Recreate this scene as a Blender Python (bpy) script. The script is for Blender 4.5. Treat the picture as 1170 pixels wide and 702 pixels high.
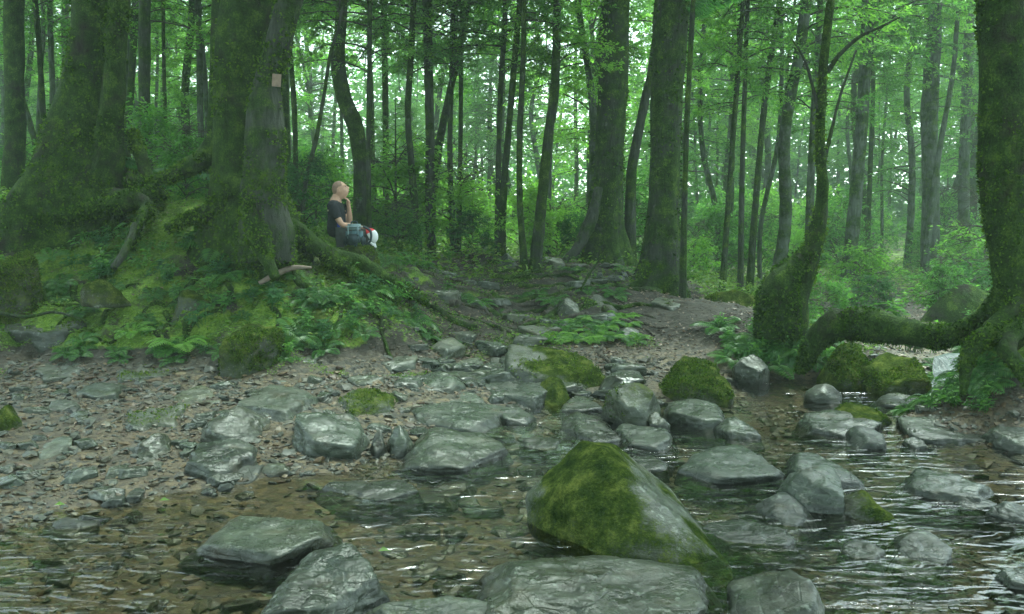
import bpy, bmesh, math, random
import numpy as np
from mathutils import Vector, Matrix, Euler
random.seed(7); rng = np.random.default_rng(7)
S = bpy.context.scene; COL = S.collection
for o in list(bpy.data.objects): bpy.data.objects.remove(o)
R = math.radians
# ---------------------------------------------------------------- camera / sky / sun / exposure
CAMZ, F, HOR = 1.6, 585 / math.tan(R(30)), 250.0
PITCH = math.atan((351 - HOR) / F)
cam_d = bpy.data.cameras.new('camera'); cam = bpy.data.objects.new('camera', cam_d); COL.objects.link(cam)
cam.location = (0, 0, CAMZ); cam.rotation_euler = (math.pi / 2 - PITCH, 0, 0)
cam_d.sensor_width = 36; cam_d.angle = R(60); cam_d.clip_start = 0.05; cam_d.clip_end = 600
S.camera = cam
SUN_EL, SUN_ROT = R(66), R(25)
W = bpy.data.worlds.new('World'); S.world = W; W.use_nodes = True
wn = W.node_tree; bg = wn.nodes['Background']
sky = wn.nodes.new('ShaderNodeTexSky'); sky.sky_type = 'NISHITA'; sky.sun_disc = False
sky.sun_elevation = SUN_EL; sky.sun_rotation = SUN_ROT; sky.air_density = 1.0; sky.dust_density = 2.0; sky.ozone_density = 1.0
bw = wn.nodes.new('ShaderNodeRGBToBW'); wn.links.new(sky.outputs[0], bw.inputs[0])          # cloud veil: takes most of the blue out of the sky
mxs = wn.nodes.new('ShaderNodeMix'); mxs.data_type = 'RGBA'; mxs.inputs[0].default_value = 0.8
wn.links.new(sky.outputs[0], mxs.inputs[6]); wn.links.new(bw.outputs[0], mxs.inputs[7])
wn.links.new(mxs.outputs[2], bg.inputs[0]); bg.inputs[1].default_value = 0.15
sl = bpy.data.lights.new('sun', 'SUN'); sun = bpy.data.objects.new('sun', sl); COL.objects.link(sun)
sl.energy = 1.5; sl.angle = R(25); sl.color = (1.0, 0.97, 0.9)
sun.rotation_euler = (math.pi / 2 - SUN_EL, 0, math.pi - SUN_ROT)
S.view_settings.view_transform = 'Standard'; S.view_settings.look = 'None'
S.view_settings.use_white_balance = True; S.view_settings.white_balance_temperature = 6000; S.view_settings.white_balance_tint = -12
S.view_settings.exposure = 2.8; S.view_settings.gamma = 1
try: S.view_settings.use_curve_mapping = False
except Exception: pass
cy = S.cycles
cy.max_bounces = 6; cy.diffuse_bounces = 3; cy.glossy_bounces = 2; cy.transmission_bounces = 3
cy.volume_bounces = 1; cy.transparent_max_bounces = 6
cy.caustics_reflective = False; cy.caustics_refractive = False; cy.sample_clamp_indirect = 4
cy.use_denoising = True
try: cy.denoiser = 'OPENIMAGEDENOISE'
except Exception: pass
cy.use_adaptive_sampling = True; cy.adaptive_threshold = 0.008
try: cy.denoising_prefilter = 'ACCURATE'; cy.denoising_input_passes = 'RGB_ALBEDO_NORMAL'
except Exception: pass

def P(px, row, d):
    """world point seen at photo pixel (px,row) whose y is d"""
    u = (px - 585) / F; v = (351 - row) / F
    c, s = math.cos(PITCH), math.sin(PITCH)
    ry = c + v * s; rz = -s + v * c
    t = d / ry
    return np.array((u * t, d, CAMZ + rz * t))
def PZ(px, row, z):
    u = (px - 585) / F; v = (351 - row) / F
    c, s = math.cos(PITCH), math.sin(PITCH)
    ry = c + v * s; rz = -s + v * c
    t = (z - CAMZ) / rz
    return np.array((u * t, ry * t, z))
def proj(V):
    c, s = math.cos(PITCH), math.sin(PITCH)
    x, y, z = V[:, 0], V[:, 1], V[:, 2] - CAMZ
    dep = y * c - z * s; up = y * s + z * c
    return 585 + F * x / dep, 351 - F * up / dep

# ---------------------------------------------------------------- numpy noise
def _h(ix, iy, iz, seed):
    n = (ix.astype(np.int64) * 374761393 + iy.astype(np.int64) * 668265263 + iz.astype(np.int64) * 2147483647 + seed * 1274126177) & 0xffffffff
    n = ((n ^ (n >> 13)) * 1274126177) & 0xffffffff
    n = ((n ^ (n >> 16)) * 2246822519) & 0xffffffff
    return ((n ^ (n >> 15)) & 0xffff) / 32767.5 - 1.0
def vnoise(p, seed=0):
    i = np.floor(p).astype(np.int64); f = p - i; f = f * f * (3 - 2 * f)
    r = 0
    for dx in (0, 1):
        for dy in (0, 1):
            for dz in (0, 1):
                w = (f[:, 0] if dx else 1 - f[:, 0]) * (f[:, 1] if dy else 1 - f[:, 1]) * (f[:, 2] if dz else 1 - f[:, 2])
                r = r + w * _h(i[:, 0] + dx, i[:, 1] + dy, i[:, 2] + dz, seed)
    return r
def fbm(p, oct=4, seed=0, gain=0.5):
    a, r, q = 1.0, 0, np.asarray(p, float)
    for k in range(oct):
        r = r + a * vnoise(q, seed + k * 17); a *= gain; q = q * 2.03 + 11.7
    return r
def xyz(x, y, z=0): return np.stack([x, y, np.zeros_like(x) + z], 1)

# ---------------------------------------------------------------- object helpers
def link(name, me, mat=None, parent=None):
    o = bpy.data.objects.new(name, me); COL.objects.link(o)
    if mat is not None and me is not None and len(me.materials) == 0: me.materials.append(mat)
    if parent is not None: o.parent = parent
    return o
def npmesh(name, V, Fs, smooth=True):
    me = bpy.data.meshes.new(name)
    V = np.asarray(V, np.float32); Fs = np.asarray(Fs, np.int32)
    n, k = Fs.shape
    me.vertices.add(len(V)); me.vertices.foreach_set('co', V.ravel())
    me.loops.add(n * k); me.loops.foreach_set('vertex_index', Fs.ravel())
    me.polygons.add(n); me.polygons.foreach_set('loop_start', np.arange(n, dtype=np.int32) * k)
    me.polygons.foreach_set('loop_total', np.full(n, k, np.int32))
    me.polygons.foreach_set('use_smooth', np.full(n, smooth, bool))
    me.update(calc_edges=True); me.validate()
    return me
def fattr(me, name, vals):
    a = me.attributes.new(name, 'FLOAT', 'POINT'); a.data.foreach_set('value', np.asarray(vals, np.float32))
def tag(o, label=None, cat=None, group=None, kind=None):
    if label: o['label'] = label
    if cat: o['category'] = cat
    if group: o['group'] = group
    if kind: o['kind'] = kind
    return o
def empty(name, loc, label=None, cat=None, group=None, kind=None):
    o = bpy.data.objects.new(name, None); COL.objects.link(o); o.location = loc; o.empty_display_size = .1
    return tag(o, label, cat, group, kind)
def part(name, me, mat, root, world=True):
    """mesh given in world coordinates, parented to a root that stands at its base"""
    o = link(name, me, mat, root)
    if world: o.matrix_parent_inverse = Matrix.Translation(root.location).inverted()
    return o

# ---------------------------------------------------------------- materials
class NT:
    def __init__(s, name):
        s.m = bpy.data.materials.new(name); s.m.use_nodes = True; s.t = s.m.node_tree; s.t.nodes.clear()
        s.out = s.n('ShaderNodeOutputMaterial'); s.tc = s.n('ShaderNodeTexCoord')
    def n(s, ty, **k):
        x = s.t.nodes.new(ty)
        for a, b in k.items(): setattr(x, a, b)
        return x
    def l(s, a, b): s.t.links.new(a, b)
    def put(s, sock, v):
        if hasattr(v, 'links'): s.l(v, sock)
        else: sock.default_value = v
    def mapping(s, scale=(1, 1, 1), rot=(0, 0, 0), src=None):
        m = s.n('ShaderNodeMapping'); m.inputs['Scale'].default_value = scale; m.inputs['Rotation'].default_value = rot
        s.l(src or s.tc.outputs['Object'], m.inputs[0]); return m.outputs[0]
    def noise(s, vec, scale, detail=4, rough=.55, dist=0):
        x = s.n('ShaderNodeTexNoise'); s.l(vec, x.inputs['Vector'])
        x.inputs['Scale'].default_value = scale; x.inputs['Detail'].default_value = detail
        x.inputs['Roughness'].default_value = rough; x.inputs['Distortion'].default_value = dist
        return x.outputs['Fac']
    def ramp(s, fac, stops, interp='LINEAR'):
        x = s.n('ShaderNodeValToRGB'); r = x.color_ramp; r.interpolation = interp
        while len(r.elements) < len(stops): r.elements.new(.5)
        for e, (p, c) in zip(r.elements, stops):
            e.position = p; e.color = (c if len(c) == 4 else (*c, 1)) if hasattr(c, '__len__') else (c, c, c, 1)
        s.l(fac, x.inputs[0]); return x.outputs[0]
    def mix(s, f, a, b, mode='MIX'):
        x = s.n('ShaderNodeMix', data_type='RGBA', blend_type=mode)
        s.put(x.inputs[0], f)
        s.put(x.inputs[6], a if hasattr(a, 'links') else (*a, 1)); s.put(x.inputs[7], b if hasattr(b, 'links') else (*b, 1))
        return x.outputs[2]
    def math(s, op, a, b=0, clamp=False):
        x = s.n('ShaderNodeMath', operation=op, use_clamp=clamp); s.put(x.inputs[0], a); s.put(x.inputs[1], b); return x.outputs[0]
    def attr(s, name):
        x = s.n('ShaderNodeAttribute'); x.attribute_name = name; return x.outputs['Fac']
    def bump(s, h, strength, dist, normal=None):
        x = s.n('ShaderNodeBump'); x.inputs['Strength'].default_value = strength; x.inputs['Distance'].default_value = dist
        s.l(h, x.inputs['Height'])
        if normal is not None: s.l(normal, x.inputs['Normal'])
        return x.outputs[0]
    def bsdf(s, col, rough, normal=None, spec=.5, coat=0, coatrough=.1):
        x = s.n('ShaderNodeBsdfPrincipled')
        s.put(x.inputs['Base Color'], col if hasattr(col, 'links') else (*col, 1)); s.put(x.inputs['Roughness'], rough)
        s.put(x.inputs['Specular IOR Level'], spec)
        s.put(x.inputs['Coat Weight'], coat); x.inputs['Coat Roughness'].default_value = coatrough
        if normal is not None: s.l(normal, x.inputs['Normal'])
        return x.outputs[0]
    def done(s, sh): s.l(sh, s.out.inputs[0]); return s.m

MOSS_A, MOSS_B = (.030, .070, .010), (.115, .205, .020)
def rock_mat(name, base=(.115, .135, .125), moss=0.35, wet=.6):
    s = NT(name); ob = s.tc.outputs['Object']
    oi = s.n('ShaderNodeObjectInfo')
    add = s.n('ShaderNodeVectorMath', operation='ADD'); s.l(ob, add.inputs[0])
    mul = s.n('ShaderNodeVectorMath', operation='SCALE'); cmb = s.n('ShaderNodeCombineXYZ')
    for i in range(3): s.l(oi.outputs['Random'], cmb.inputs[i])
    s.l(cmb.outputs[0], mul.inputs[0]); mul.inputs['Scale'].default_value = 40; s.l(mul.outputs[0], add.inputs[1])
    v = add.outputs[0]
    strat = s.mapping((2.5, 2.5, 16), (.35, .2, 0), v)
    n1 = s.noise(v, 3.5, 6, .62); n2 = s.noise(strat, 2.2, 6, .65, .6); n3 = s.noise(v, 26, 4, .6)
    b = base
    c = s.ramp(n2, [(.3, tuple(x * .4 for x in b)), (.5, b), (.7, tuple(x * 2.0 for x in b))])
    c = s.mix(s.math('MULTIPLY', s.math('FRACT', s.math('MULTIPLY', oi.outputs['Random'], 7.3)), .55), c, s.mix(1.0, c, (1.25, 1.0, .62), 'MULTIPLY'))
    dk = s.n('ShaderNodeMapRange'); s.l(s.math('FRACT', s.math('MULTIPLY', oi.outputs['Random'], 23.7)), dk.inputs[0]); dk.inputs[3].default_value = .55; dk.inputs[4].default_value = 1.2
    dkc = s.n('ShaderNodeCombineXYZ'); [s.l(dk.outputs[0], dkc.inputs[i]) for i in range(3)]
    c = s.mix(1.0, c, dkc.outputs[0], 'MULTIPLY')
    c = s.mix(s.ramp(n1, [(.35, 0.0), (.7, .55)]), c, (.045, .062, .042))
    c = s.mix(s.ramp(n3, [(.57, 0.0), (.70, .75)]), c, (.19, .21, .17))      # lichen flecks
    tan = s.noise(v, 5.1, 3, .5)
    c = s.mix(s.ramp(tan, [(.60, 0.0), (.75, .5)]), c, (.085, .068, .04))
    cr = s.n('ShaderNodeTexVoronoi', feature='DISTANCE_TO_EDGE'); cr.inputs['Scale'].default_value = 1.6
    s.l(s.mapping((1, 1, 2.2), (.3, .5, .2), s.n('ShaderNodeVectorMath').outputs[0]) if False else strat, cr.inputs['Vector'])
    crack = s.ramp(cr.outputs['Distance'], [(.0, 0.0), (.025, 1.0)])
    geo = s.n('ShaderNodeNewGeometry'); sep = s.n('ShaderNodeSeparateXYZ'); s.l(geo.outputs['Normal'], sep.inputs[0])
    m0 = s.math('ADD', s.math('MULTIPLY', sep.outputs[2], .30), s.math('MULTIPLY', s.noise(v, 2.6, 7, .68), .9))
    m0 = s.math('ADD', m0, s.math('MULTIPLY', s.attr('moss'), 1.0))
    mt = s.noise(v, 70, 3, .7); m0 = s.math('ADD', m0, s.math('MULTIPLY', s.math('SUBTRACT', mt, .5), .55))
    thr = 1.35 - moss
    mf = s.ramp(s.math('MULTIPLY', m0, .5), [(thr * .5 - .05, 0.0), (thr * .5 + .07, 1.0)])
    mc = s.ramp(s.math('ADD', s.math('MULTIPLY', mt, .3), s.math('MULTIPLY', s.noise(v, 8, 6, .7), .7)), [(.38, (.012, .022, .007)), (.5, (.036, .054, .012)), (.62, (.10, .12, .028))])
    sp3 = s.n('ShaderNodeSeparateXYZ'); s.l(geo.outputs['Position'], sp3.inputs[0])       # splash line of the stream: wet stone
    wl = s.ramp(s.math('ADD', sp3.outputs[2], s.math('MULTIPLY', s.noise(v, 9, 3), .06)), [(.055, 1.0), (.085, 0.0)])
    c = s.mix(s.math('MULTIPLY', wl, .55), c, (.012, .014, .010))
    col = s.mix(mf, c, mc)
    rough = s.mix(mf, s.ramp(s.noise(v, 6, 4, .6), [(.42, .40 - .26 * wet), (.60, .64 - .30 * wet)]), (.95, .95, .95))
    h = s.math('ADD', s.math('MULTIPLY', n2, .3), s.math('MULTIPLY', n3, .35))
    h = s.math('ADD', h, s.math('MULTIPLY', s.noise(v, 11, 6, .7), .5))
    h = s.math('ADD', h, s.math('MULTIPLY', crack, .12))
    nb = s.bump(s.math('ADD', h, s.math('MULTIPLY', s.noise(v, 48, 3, .6), .12)), .6, .028)
    nm = s.bump(mt, .8, .02, nb)
    mixn = s.n('ShaderNodeMix', data_type='VECTOR'); s.l(mf, mixn.inputs[0]); s.l(nb, mixn.inputs[4]); s.l(nm, mixn.inputs[5])
    sp = s.math('MULTIPLY', s.math('SUBTRACT', 1.0, mf), .4)
    return s.done(s.bsdf(col, rough, mixn.outputs[1], spec=sp))
def leaf_mat(name, cols, trans=.45, rough=.45, spec=.35):
    s = NT(name)
    geo = s.n('ShaderNodeNewGeometry'); oi = s.n('ShaderNodeObjectInfo')
    r = s.math('ADD', s.math('MULTIPLY', geo.outputs['Random Per Island'], .65), s.math('MULTIPLY', oi.outputs['Random'], .35))
    n = len(cols); c = s.ramp(r, [((i + .3) / n, cols[i]) for i in range(n)])
    a = s.bsdf(c, rough, spec=spec)
    t = s.n('ShaderNodeBsdfTranslucent'); s.l(s.mix(1.0, c, (1.25, 1.5, .7), 'MULTIPLY'), t.inputs[0])
    mx = s.n('ShaderNodeMixShader'); mx.inputs[0].default_value = trans
    s.l(a, mx.inputs[1]); s.l(t.outputs[0], mx.inputs[2]); return s.done(mx.outputs[0])
def bark_mat(name, base=(.055, .05, .038), moss=.5, scale=1.0, pale=.0):
    s = NT(name); v = s.tc.outputs['Object']
    st = s.mapping((9 * scale, 9 * scale, 1.6 * scale), (0, 0, 0), v)
    n1 = s.noise(st, 2.5, 6, .65, .4); n2 = s.noise(v, 3.0 * scale, 6, .68); n3 = s.noise(v, 60, 3, .7)
    c = s.ramp(n1, [(.3, tuple(x * .45 for x in base)), (.5, base), (.7, tuple(x * 1.7 for x in base))])
    if pale: c = s.mix(s.ramp(s.noise(v, 7, 3, .5), [(.62, 0.0), (.66, pale)]), c, (.28, .30, .26))
    mf = s.ramp(n2, [(max(0, .72 - moss * .55), 0.0), (min(1, .84 - moss * .5), 1.0)])
    mc = s.ramp(s.math('ADD', s.math('MULTIPLY', n3, .5), s.math('MULTIPLY', s.noise(v, 8, 4), .5)),
                [(.36, (.008, .017, .004)), (.52, (.030, .060, .009)), (.66, (.10, .155, .02))])
    col = s.mix(mf, c, mc)
    nb = s.bump(s.math('ADD', n1, s.math('MULTIPLY', n3, .5)), 1.0, .05)
    return s.done(s.bsdf(col, .9, nb, spec=.15))
def plain(name, col, rough=.7, var=.25, spec=.3, scale=20):
    s = NT(name); n = s.noise(s.tc.outputs['Object'], scale, 4)
    c = s.ramp(n, [(.35, tuple(x * (1 - var) for x in col)), (.65, tuple(min(1, x * (1 + var)) for x in col))])
    return s.done(s.bsdf(c, rough, s.bump(n, .3, .01), spec=spec))
def island_mat(name, cols, rough=.5, spec=.5, bumpy=True):
    s = NT(name); geo = s.n('ShaderNodeNewGeometry'); n = len(cols)
    c = s.ramp(geo.outputs['Random Per Island'], [((i + .2) / n, cols[i]) for i in range(n)])
    nn = s.noise(s.tc.outputs['Object'], 45, 3)
    c = s.mix(1.0, c, s.ramp(nn, [(.3, .65), (.7, 1.3)]), 'MULTIPLY')
    return s.done(s.bsdf(c, rough, s.bump(nn, .4, .006) if bumpy else None, spec=spec))

M = {}
M['rock_wet'] = rock_mat('wet_slate', (.037, .045, .033), moss=.18, wet=.85)
M['rock'] = rock_mat('grey_stone', (.052, .062, .048), moss=.30, wet=.5)
M['rock_mossy'] = rock_mat('mossy_stone', (.036, .044, .032), moss=.5, wet=.45)
M['rock_full'] = rock_mat('moss_covered_stone', (.07, .08, .06), moss=.95, wet=.2)
M['rock_dark'] = rock_mat('dark_stone', (.022, .027, .022), moss=.40, wet=.2)
M['bark_moss'] = bark_mat('mossy_bark', (.022, .021, .016), .72)
M['bark_dark'] = bark_mat('dark_bark', (.048, .055, .042), .5)
M['bark_grey'] = bark_mat('grey_bark', (.034, .040, .030), .62, pale=.22)
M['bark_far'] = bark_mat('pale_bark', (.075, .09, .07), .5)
M['root_bark'] = bark_mat('root_bark', (.080, .075, .060), .35, 1.5)
M['twig'] = plain('twig_bark', (.04, .038, .028), .9)
M['earth'] = plain('dark_earth', (.022, .022, .014), .95, .4, .1, 12)
M['dead'] = plain('dead_wood', (.16, .13, .10), .85)
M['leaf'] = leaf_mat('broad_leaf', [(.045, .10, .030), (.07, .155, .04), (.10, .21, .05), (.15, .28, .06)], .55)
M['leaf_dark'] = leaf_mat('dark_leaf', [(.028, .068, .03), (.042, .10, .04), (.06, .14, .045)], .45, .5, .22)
M['leaf_light'] = leaf_mat('bright_leaf', [(.09, .18, .035), (.14, .26, .05), (.20, .34, .07)], .6)
M['fern'] = leaf_mat('fern_leaf', [(.025, .075, .016), (.045, .12, .02), (.08, .17, .03)], .4)
M['cover'] = leaf_mat('ground_cover_leaf', [(.04, .085, .014), (.075, .145, .018), (.13, .21, .028), (.18, .26, .04)], .35)
M['flake'] = leaf_mat('moss_tuft', [(.012, .028, .005), (.035, .07, .010), (.10, .16, .02)], .3, .9, .1)
M['tuft'] = leaf_mat('rock_moss_tuft', [(.02, .042, .008), (.045, .08, .012), (.08, .12, .018), (.12, .165, .025)], .25, .9, .1)
M['litter'] = island_mat('fallen_leaf', [(.035, .026, .017), (.075, .052, .032), (.12, .088, .055), (.055, .045, .03), (.20, .15, .10)], .55, .4)
M['pebble'] = island_mat('pebble', [(.028, .033, .026), (.065, .070, .054), (.048, .048, .032), (.10, .09, .055), (.042, .052, .044), (.12, .09, .045), (.065, .043, .025), (.055, .060, .045)], .5, .35)

# ground
s = NT('forest_floor'); v = s.tc.outputs['Object']
vo = s.n('ShaderNodeTexVoronoi'); vo.inputs['Scale'].default_value = 22; s.l(s.mapping((1, 1.0, 1.6), (0, 0, .2), v), vo.inputs['Vector'])
sepc = s.n('ShaderNodeSeparateColor'); s.l(vo.outputs['Color'], sepc.inputs[0])
grav = s.ramp(sepc.outputs[0], [(.1, (.030, .030, .021)), (.4, (.065, .060, .040)), (.7, (.105, .09, .056)), (.95, (.15, .12, .066))])
grav = s.mix(s.ramp(s.noise(v, 1.1, 4), [(.4, 0.0), (.62, .6)]), grav, (.085, .062, .035))
dirt = s.ramp(s.noise(v, 9, 6, .7), [(.3, (.014, .014, .010)), (.5, (.030, .028, .020)), (.7, (.055, .050, .036))])
mossn = s.noise(v, 40, 4, .7)
moss = s.ramp(s.math('ADD', s.math('MULTIPLY', mossn, .5), s.math('MULTIPLY', s.noise(v, 4, 4), .5)), [(.34, (.03, .055, .010)), (.5, (.095, .165, .018)), (.64, (.21, .30, .04))])
mfac = s.math('ADD', s.attr('moss'), s.math('MULTIPLY', s.math('SUBTRACT', s.noise(v, 2.4, 7, .7), .5), 1.8))
c = s.mix(s.attr('gravel'), dirt, grav)
mf = s.ramp(mfac, [(.42, 0.0), (.58, 1.0)])
c = s.mix(mf, c, moss)
h = s.math('ADD', s.math('MULTIPLY', s.math('SUBTRACT', 1.0, vo.outputs['Distance']), .4), s.noise(v, 14, 6, .7))
nb = s.bump(s.math('ADD', h, s.math('MULTIPLY', mossn, .5)), .9, .03)
rg = s.mix(s.attr('gravel'), (.9, .9, .9), (.42, .42, .42))
M['ground'] = s.done(s.bsdf(c, s.mix(mf, rg, (.95, .95, .95)), nb, spec=.35))
# water: mirror-like film over a clear, faintly olive body
s = NT('stream_water'); v = s.tc.outputs['Object']
w1 = s.noise(s.mapping((1.0, 2.4, 1), (0, 0, R(-22)), v), 4.5, 1.5, .5, .7)
w2 = s.noise(s.mapping((1.0, 2.2, 1), (0, 0, R(15)), v), 17, 1, .5, .3)
calm = s.ramp(s.noise(v, .9, 2, .5), [(.38, .2), (.62, 1.0)])
nb = s.bump(s.math('MULTIPLY', s.math('ADD', w1, s.math('MULTIPLY', w2, .06)), calm), 1.0, .037)
fr = s.n('ShaderNodeFresnel'); fr.inputs[0].default_value = 1.5; s.l(nb, fr.inputs['Normal'])
gl = s.n('ShaderNodeBsdfGlossy'); gl.inputs['Roughness'].default_value = .09; gl.inputs[0].default_value = (1, 1, 1, 1); s.l(nb, gl.inputs['Normal'])
tr = s.n('ShaderNodeBsdfTransparent'); tr.inputs[0].default_value = (.96, .94, .82, 1)
mx = s.n('ShaderNodeMixShader'); s.l(fr.outputs[0], mx.inputs[0]); s.l(tr.outputs[0], mx.inputs[1]); s.l(gl.outputs[0], mx.inputs[2])
M['water'] = s.done(mx.outputs[0])

# ---------------------------------------------------------------- terrain
ctl = []
for px, row, z in [(60,690,-.05),(250,670,-.07),(400,600,-.07),(520,660,-.09),(700,690,-.10),(900,690,-.10),(1100,690,-.10),(1150,600,-.08),
                   (640,500,-.07),(560,560,-.08),(500,585,-.08),(900,470,-.10),(860,450,-.06),(1000,620,-.09),(820,580,-.08),(700,480,-.06),(950,500,-.04),
                   (200,610,-.035),(90,625,-.03),(0,600,.015),(100,585,.0),(230,560,.0),(0,560,.06),(120,545,.06),(250,530,.05),(0,520,.13),(150,500,.13),(350,548,-.01),(440,520,0.0),
                   (380,500,.06),(300,490,.12),(0,470,.2),(200,455,.2),(400,460,.14),(500,470,.05),(550,475,.03),(600,450,.04),(620,470,-.03),(430,435,.2),
                   (1150,530,-.03),(1060,515,-.02),(1110,500,.03),(1170,490,.08),(1000,475,-.08),(940,445,-.06),(1070,450,-.06),
                   (720,440,.06),(780,440,.08),(1085,408,.12),(1087,430,.04)]:
    ctl.append(PZ(px, row, z * 1.6 - .01 if z < -.015 else z))
for px, row, d in [(0,420,8.0),(100,420,8.0),(200,425,7.95),(330,430,7.9),(430,422,8.3),(0,350,9.0),(150,340,9.1),(300,350,8.9),(400,360,9.0),(450,382,8.9),
                   (0,240,10.6),(100,238,10.6),(200,236,10.4),(280,255,10.3),(330,270,10.3),(150,290,9.8),(60,290,9.8),(280,300,9.6),(350,300,10.0),(400,312,10.3),(400,292,11.6),
                   (450,322,10.5),(480,350,10.0),(440,300,12),(540,428,8.8),(560,400,9.5),(500,400,9.4),(580,370,10.3),(600,340,11.4),(560,320,12.3),(620,301,13.6),(500,302,13.4),
                   (700,330,11.8),(640,395,9.5),(700,390,9.6),(780,395,9.4),(860,395,9.2),(850,350,10.8),(760,338,12),(700,303,14),(885,368,9.7),(930,395,9.0),(990,395,8.9),
                   (200,390,8.5),(320,385,8.5)]:
    ctl.append(P(px, row, d))
ctl += [np.array(t, float) for t in [(-6,14,1.6),(-10,11,1.9),(-12,20,1.6),(-6,20,1.3),(-3,16,1.05),(-9,8,.9),(3.6,13.5,.3),(5,12,.25),(5,16,.15),(8,14,.2),(10,20,.2),(3.5,20,.3),(0,20,.85),(0,30,.8),
        (0,60,1.2),(18,40,.4),(-18,40,1.4),(40,60,1),(-40,60,2),(0,95,2),(80,90,2),(-80,90,2.5),(60,20,1),(-60,20,2.5),(4.05,7.1,.80),(4.7,7.2,.85),(3.75,6.6,.22),(3.55,6.3,.03),(5,6.2,.45),(6,9,.7),(6,5,.3),
        (4.7,9.3,.3),(3.6,7.6,.0),(3.35,7.4,-.04),(0,0,-.1),(-3,1.5,.02),(3,1,-.05),(-6,4,.2),(6,2,.2),(0,-6,.1),(-20,0,1),(20,0,1),(60,-8,2),(-60,-8,2),(4.6,11,-.02),(5.0,13,.1),(3.2,9.2,.25)]]
ctl = np.array(ctl)
def _k(r2): return np.sqrt(r2 + .16)
_n = len(ctl); A = _k(((ctl[:, None, :2] - ctl[None, :, :2]) ** 2).sum(2)) ; A[np.arange(_n), np.arange(_n)] -= .02
Pm = np.c_[np.ones(_n), ctl[:, :2]]
SYS = np.block([[A, Pm], [Pm.T, np.zeros((3, 3))]]); CO = np.linalg.solve(SYS, np.r_[ctl[:, 2], 0, 0, 0])
def base_z(x, y):
    out = np.empty(len(x))
    for i in range(0, len(x), 20000):
        xs, ys = x[i:i + 20000], y[i:i + 20000]
        r2 = (xs[:, None] - ctl[None, :, 0]) ** 2 + (ys[:, None] - ctl[None, :, 1]) ** 2
        out[i:i + 20000] = _k(r2) @ CO[:_n] + CO[_n] + CO[_n + 1] * xs + CO[_n + 2] * ys
    return out
def sstep(a, b, v): t = np.clip((v - a) / (b - a), 0, 1); return t * t * (3 - 2 * t)
def ground_z(x, y, detail=True):
    x = np.atleast_1d(np.asarray(x, float)); y = np.atleast_1d(np.asarray(y, float))
    z = base_z(x, y); up = sstep(.02, .5, z)
    p = xyz(x, y)
    z = z + fbm(p * 1.3, 3, 3) * (.012 + .07 * up) + fbm(p * 5, 4, 9) * (.008 + .022 * up)
    bank = sstep(-.7, -1.3, x) * sstep(7.9, 8.6, y) * sstep(12.5, 11, y)
    z = z + bank * (fbm(p * 2.6, 3, 41) * .075 - np.abs(fbm(p * 4.1, 2, 43)) * .07)
    far = (y > 13.5) | (np.abs(x) > 7)
    z = np.where(far, np.maximum(z, .06), z)
    return z
def gz(x, y): return float(ground_z(x, y)[0])
def axis(lo, hi, a, b, step, grow):
    c = list(np.arange(a, b, step)); s_, v_ = step, c[-1]
    while v_ < hi: s_ *= grow; v_ += s_; c.append(min(v_, hi))
    s_, v_ = step, c[0]; pre = []
    while v_ > lo: s_ *= grow; v_ -= s_; pre.append(max(v_, lo))
    return np.array(pre[::-1] + c)
gx = axis(-80, 80, -6.5, 6.5, .03, 1.06); gy = axis(-8, 92, 2.6, 14, .035, 1.05)
X, Y = np.meshgrid(gx, gy); xs, ys = X.ravel(), Y.ravel(); zs = ground_z(xs, ys)
nx, ny = len(gx), len(gy); idx = np.arange(nx * ny).reshape(ny, nx)
Q = np.stack([idx[:-1, :-1], idx[:-1, 1:], idx[1:, 1:], idx[1:, :-1]], -1).reshape(-1, 4)
gme = npmesh('ground', np.c_[xs, ys, zs], Q)
# vegetation / litter / gravel masks: a property of the place, by area
def path_mask(x, y):
    u = x / np.maximum(y, .1) * F + 585
    c = 560 + (y - 9) * 12; w = 90 + 25 * (y - 8)
    return np.exp(-((u - c) / np.maximum(w, 60)) ** 2) * sstep(7.5, 8.5, y)
def masks(x, y, z):
    left = sstep(-.6, -1.6, x + (y - 9) * .05 * 0) * sstep(7.9, 8.5, y) * sstep(.25, .4, z)
    right = sstep(2.6, 3.1, x) * sstep(.1, .3, z)
    far = sstep(13, 16, y)
    m = np.clip(.62 * left + .45 * right + .4 * far, 0, 1) * sstep(.05, .2, z)
    pm = path_mask(x, y)
    m = m * (1 - .8 * pm) + .32 * pm
    m = np.where(z < .05, 0, m)
    g = (1 - sstep(.12, .35, z)) * (1 - sstep(11, 14, y))
    return m, g
mm, gg = masks(xs, ys, zs); fattr(gme, 'moss', mm); fattr(gme, 'gravel', gg)
tag(link('ground', gme, M['ground']), kind='structure')
# water sheet, really rippled
wx = np.arange(-7.5, 7.5, .03); wy = np.r_[np.arange(-2, 3, .15), np.arange(3, 12.4, .03)]
X, Y = np.meshgrid(wx, wy); xs, ys = X.ravel(), Y.ravel()
zz = fbm(np.c_[xs * 2.2 + ys * .8, ys * 5.5 - xs * .8, 0 * xs], 2, 31) * .0042 * (1 + .8 * fbm(np.c_[xs, ys, 0 * xs] * .8, 2, 12))
nx, ny = len(wx), len(wy); idx = np.arange(nx * ny).reshape(ny, nx)
Q = np.stack([idx[:-1, :-1], idx[:-1, 1:], idx[1:, 1:], idx[1:, :-1]], -1).reshape(-1, 4)
tag(link('water', npmesh('water', np.c_[xs, ys, zz], Q), M['water']), kind='structure')

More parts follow.
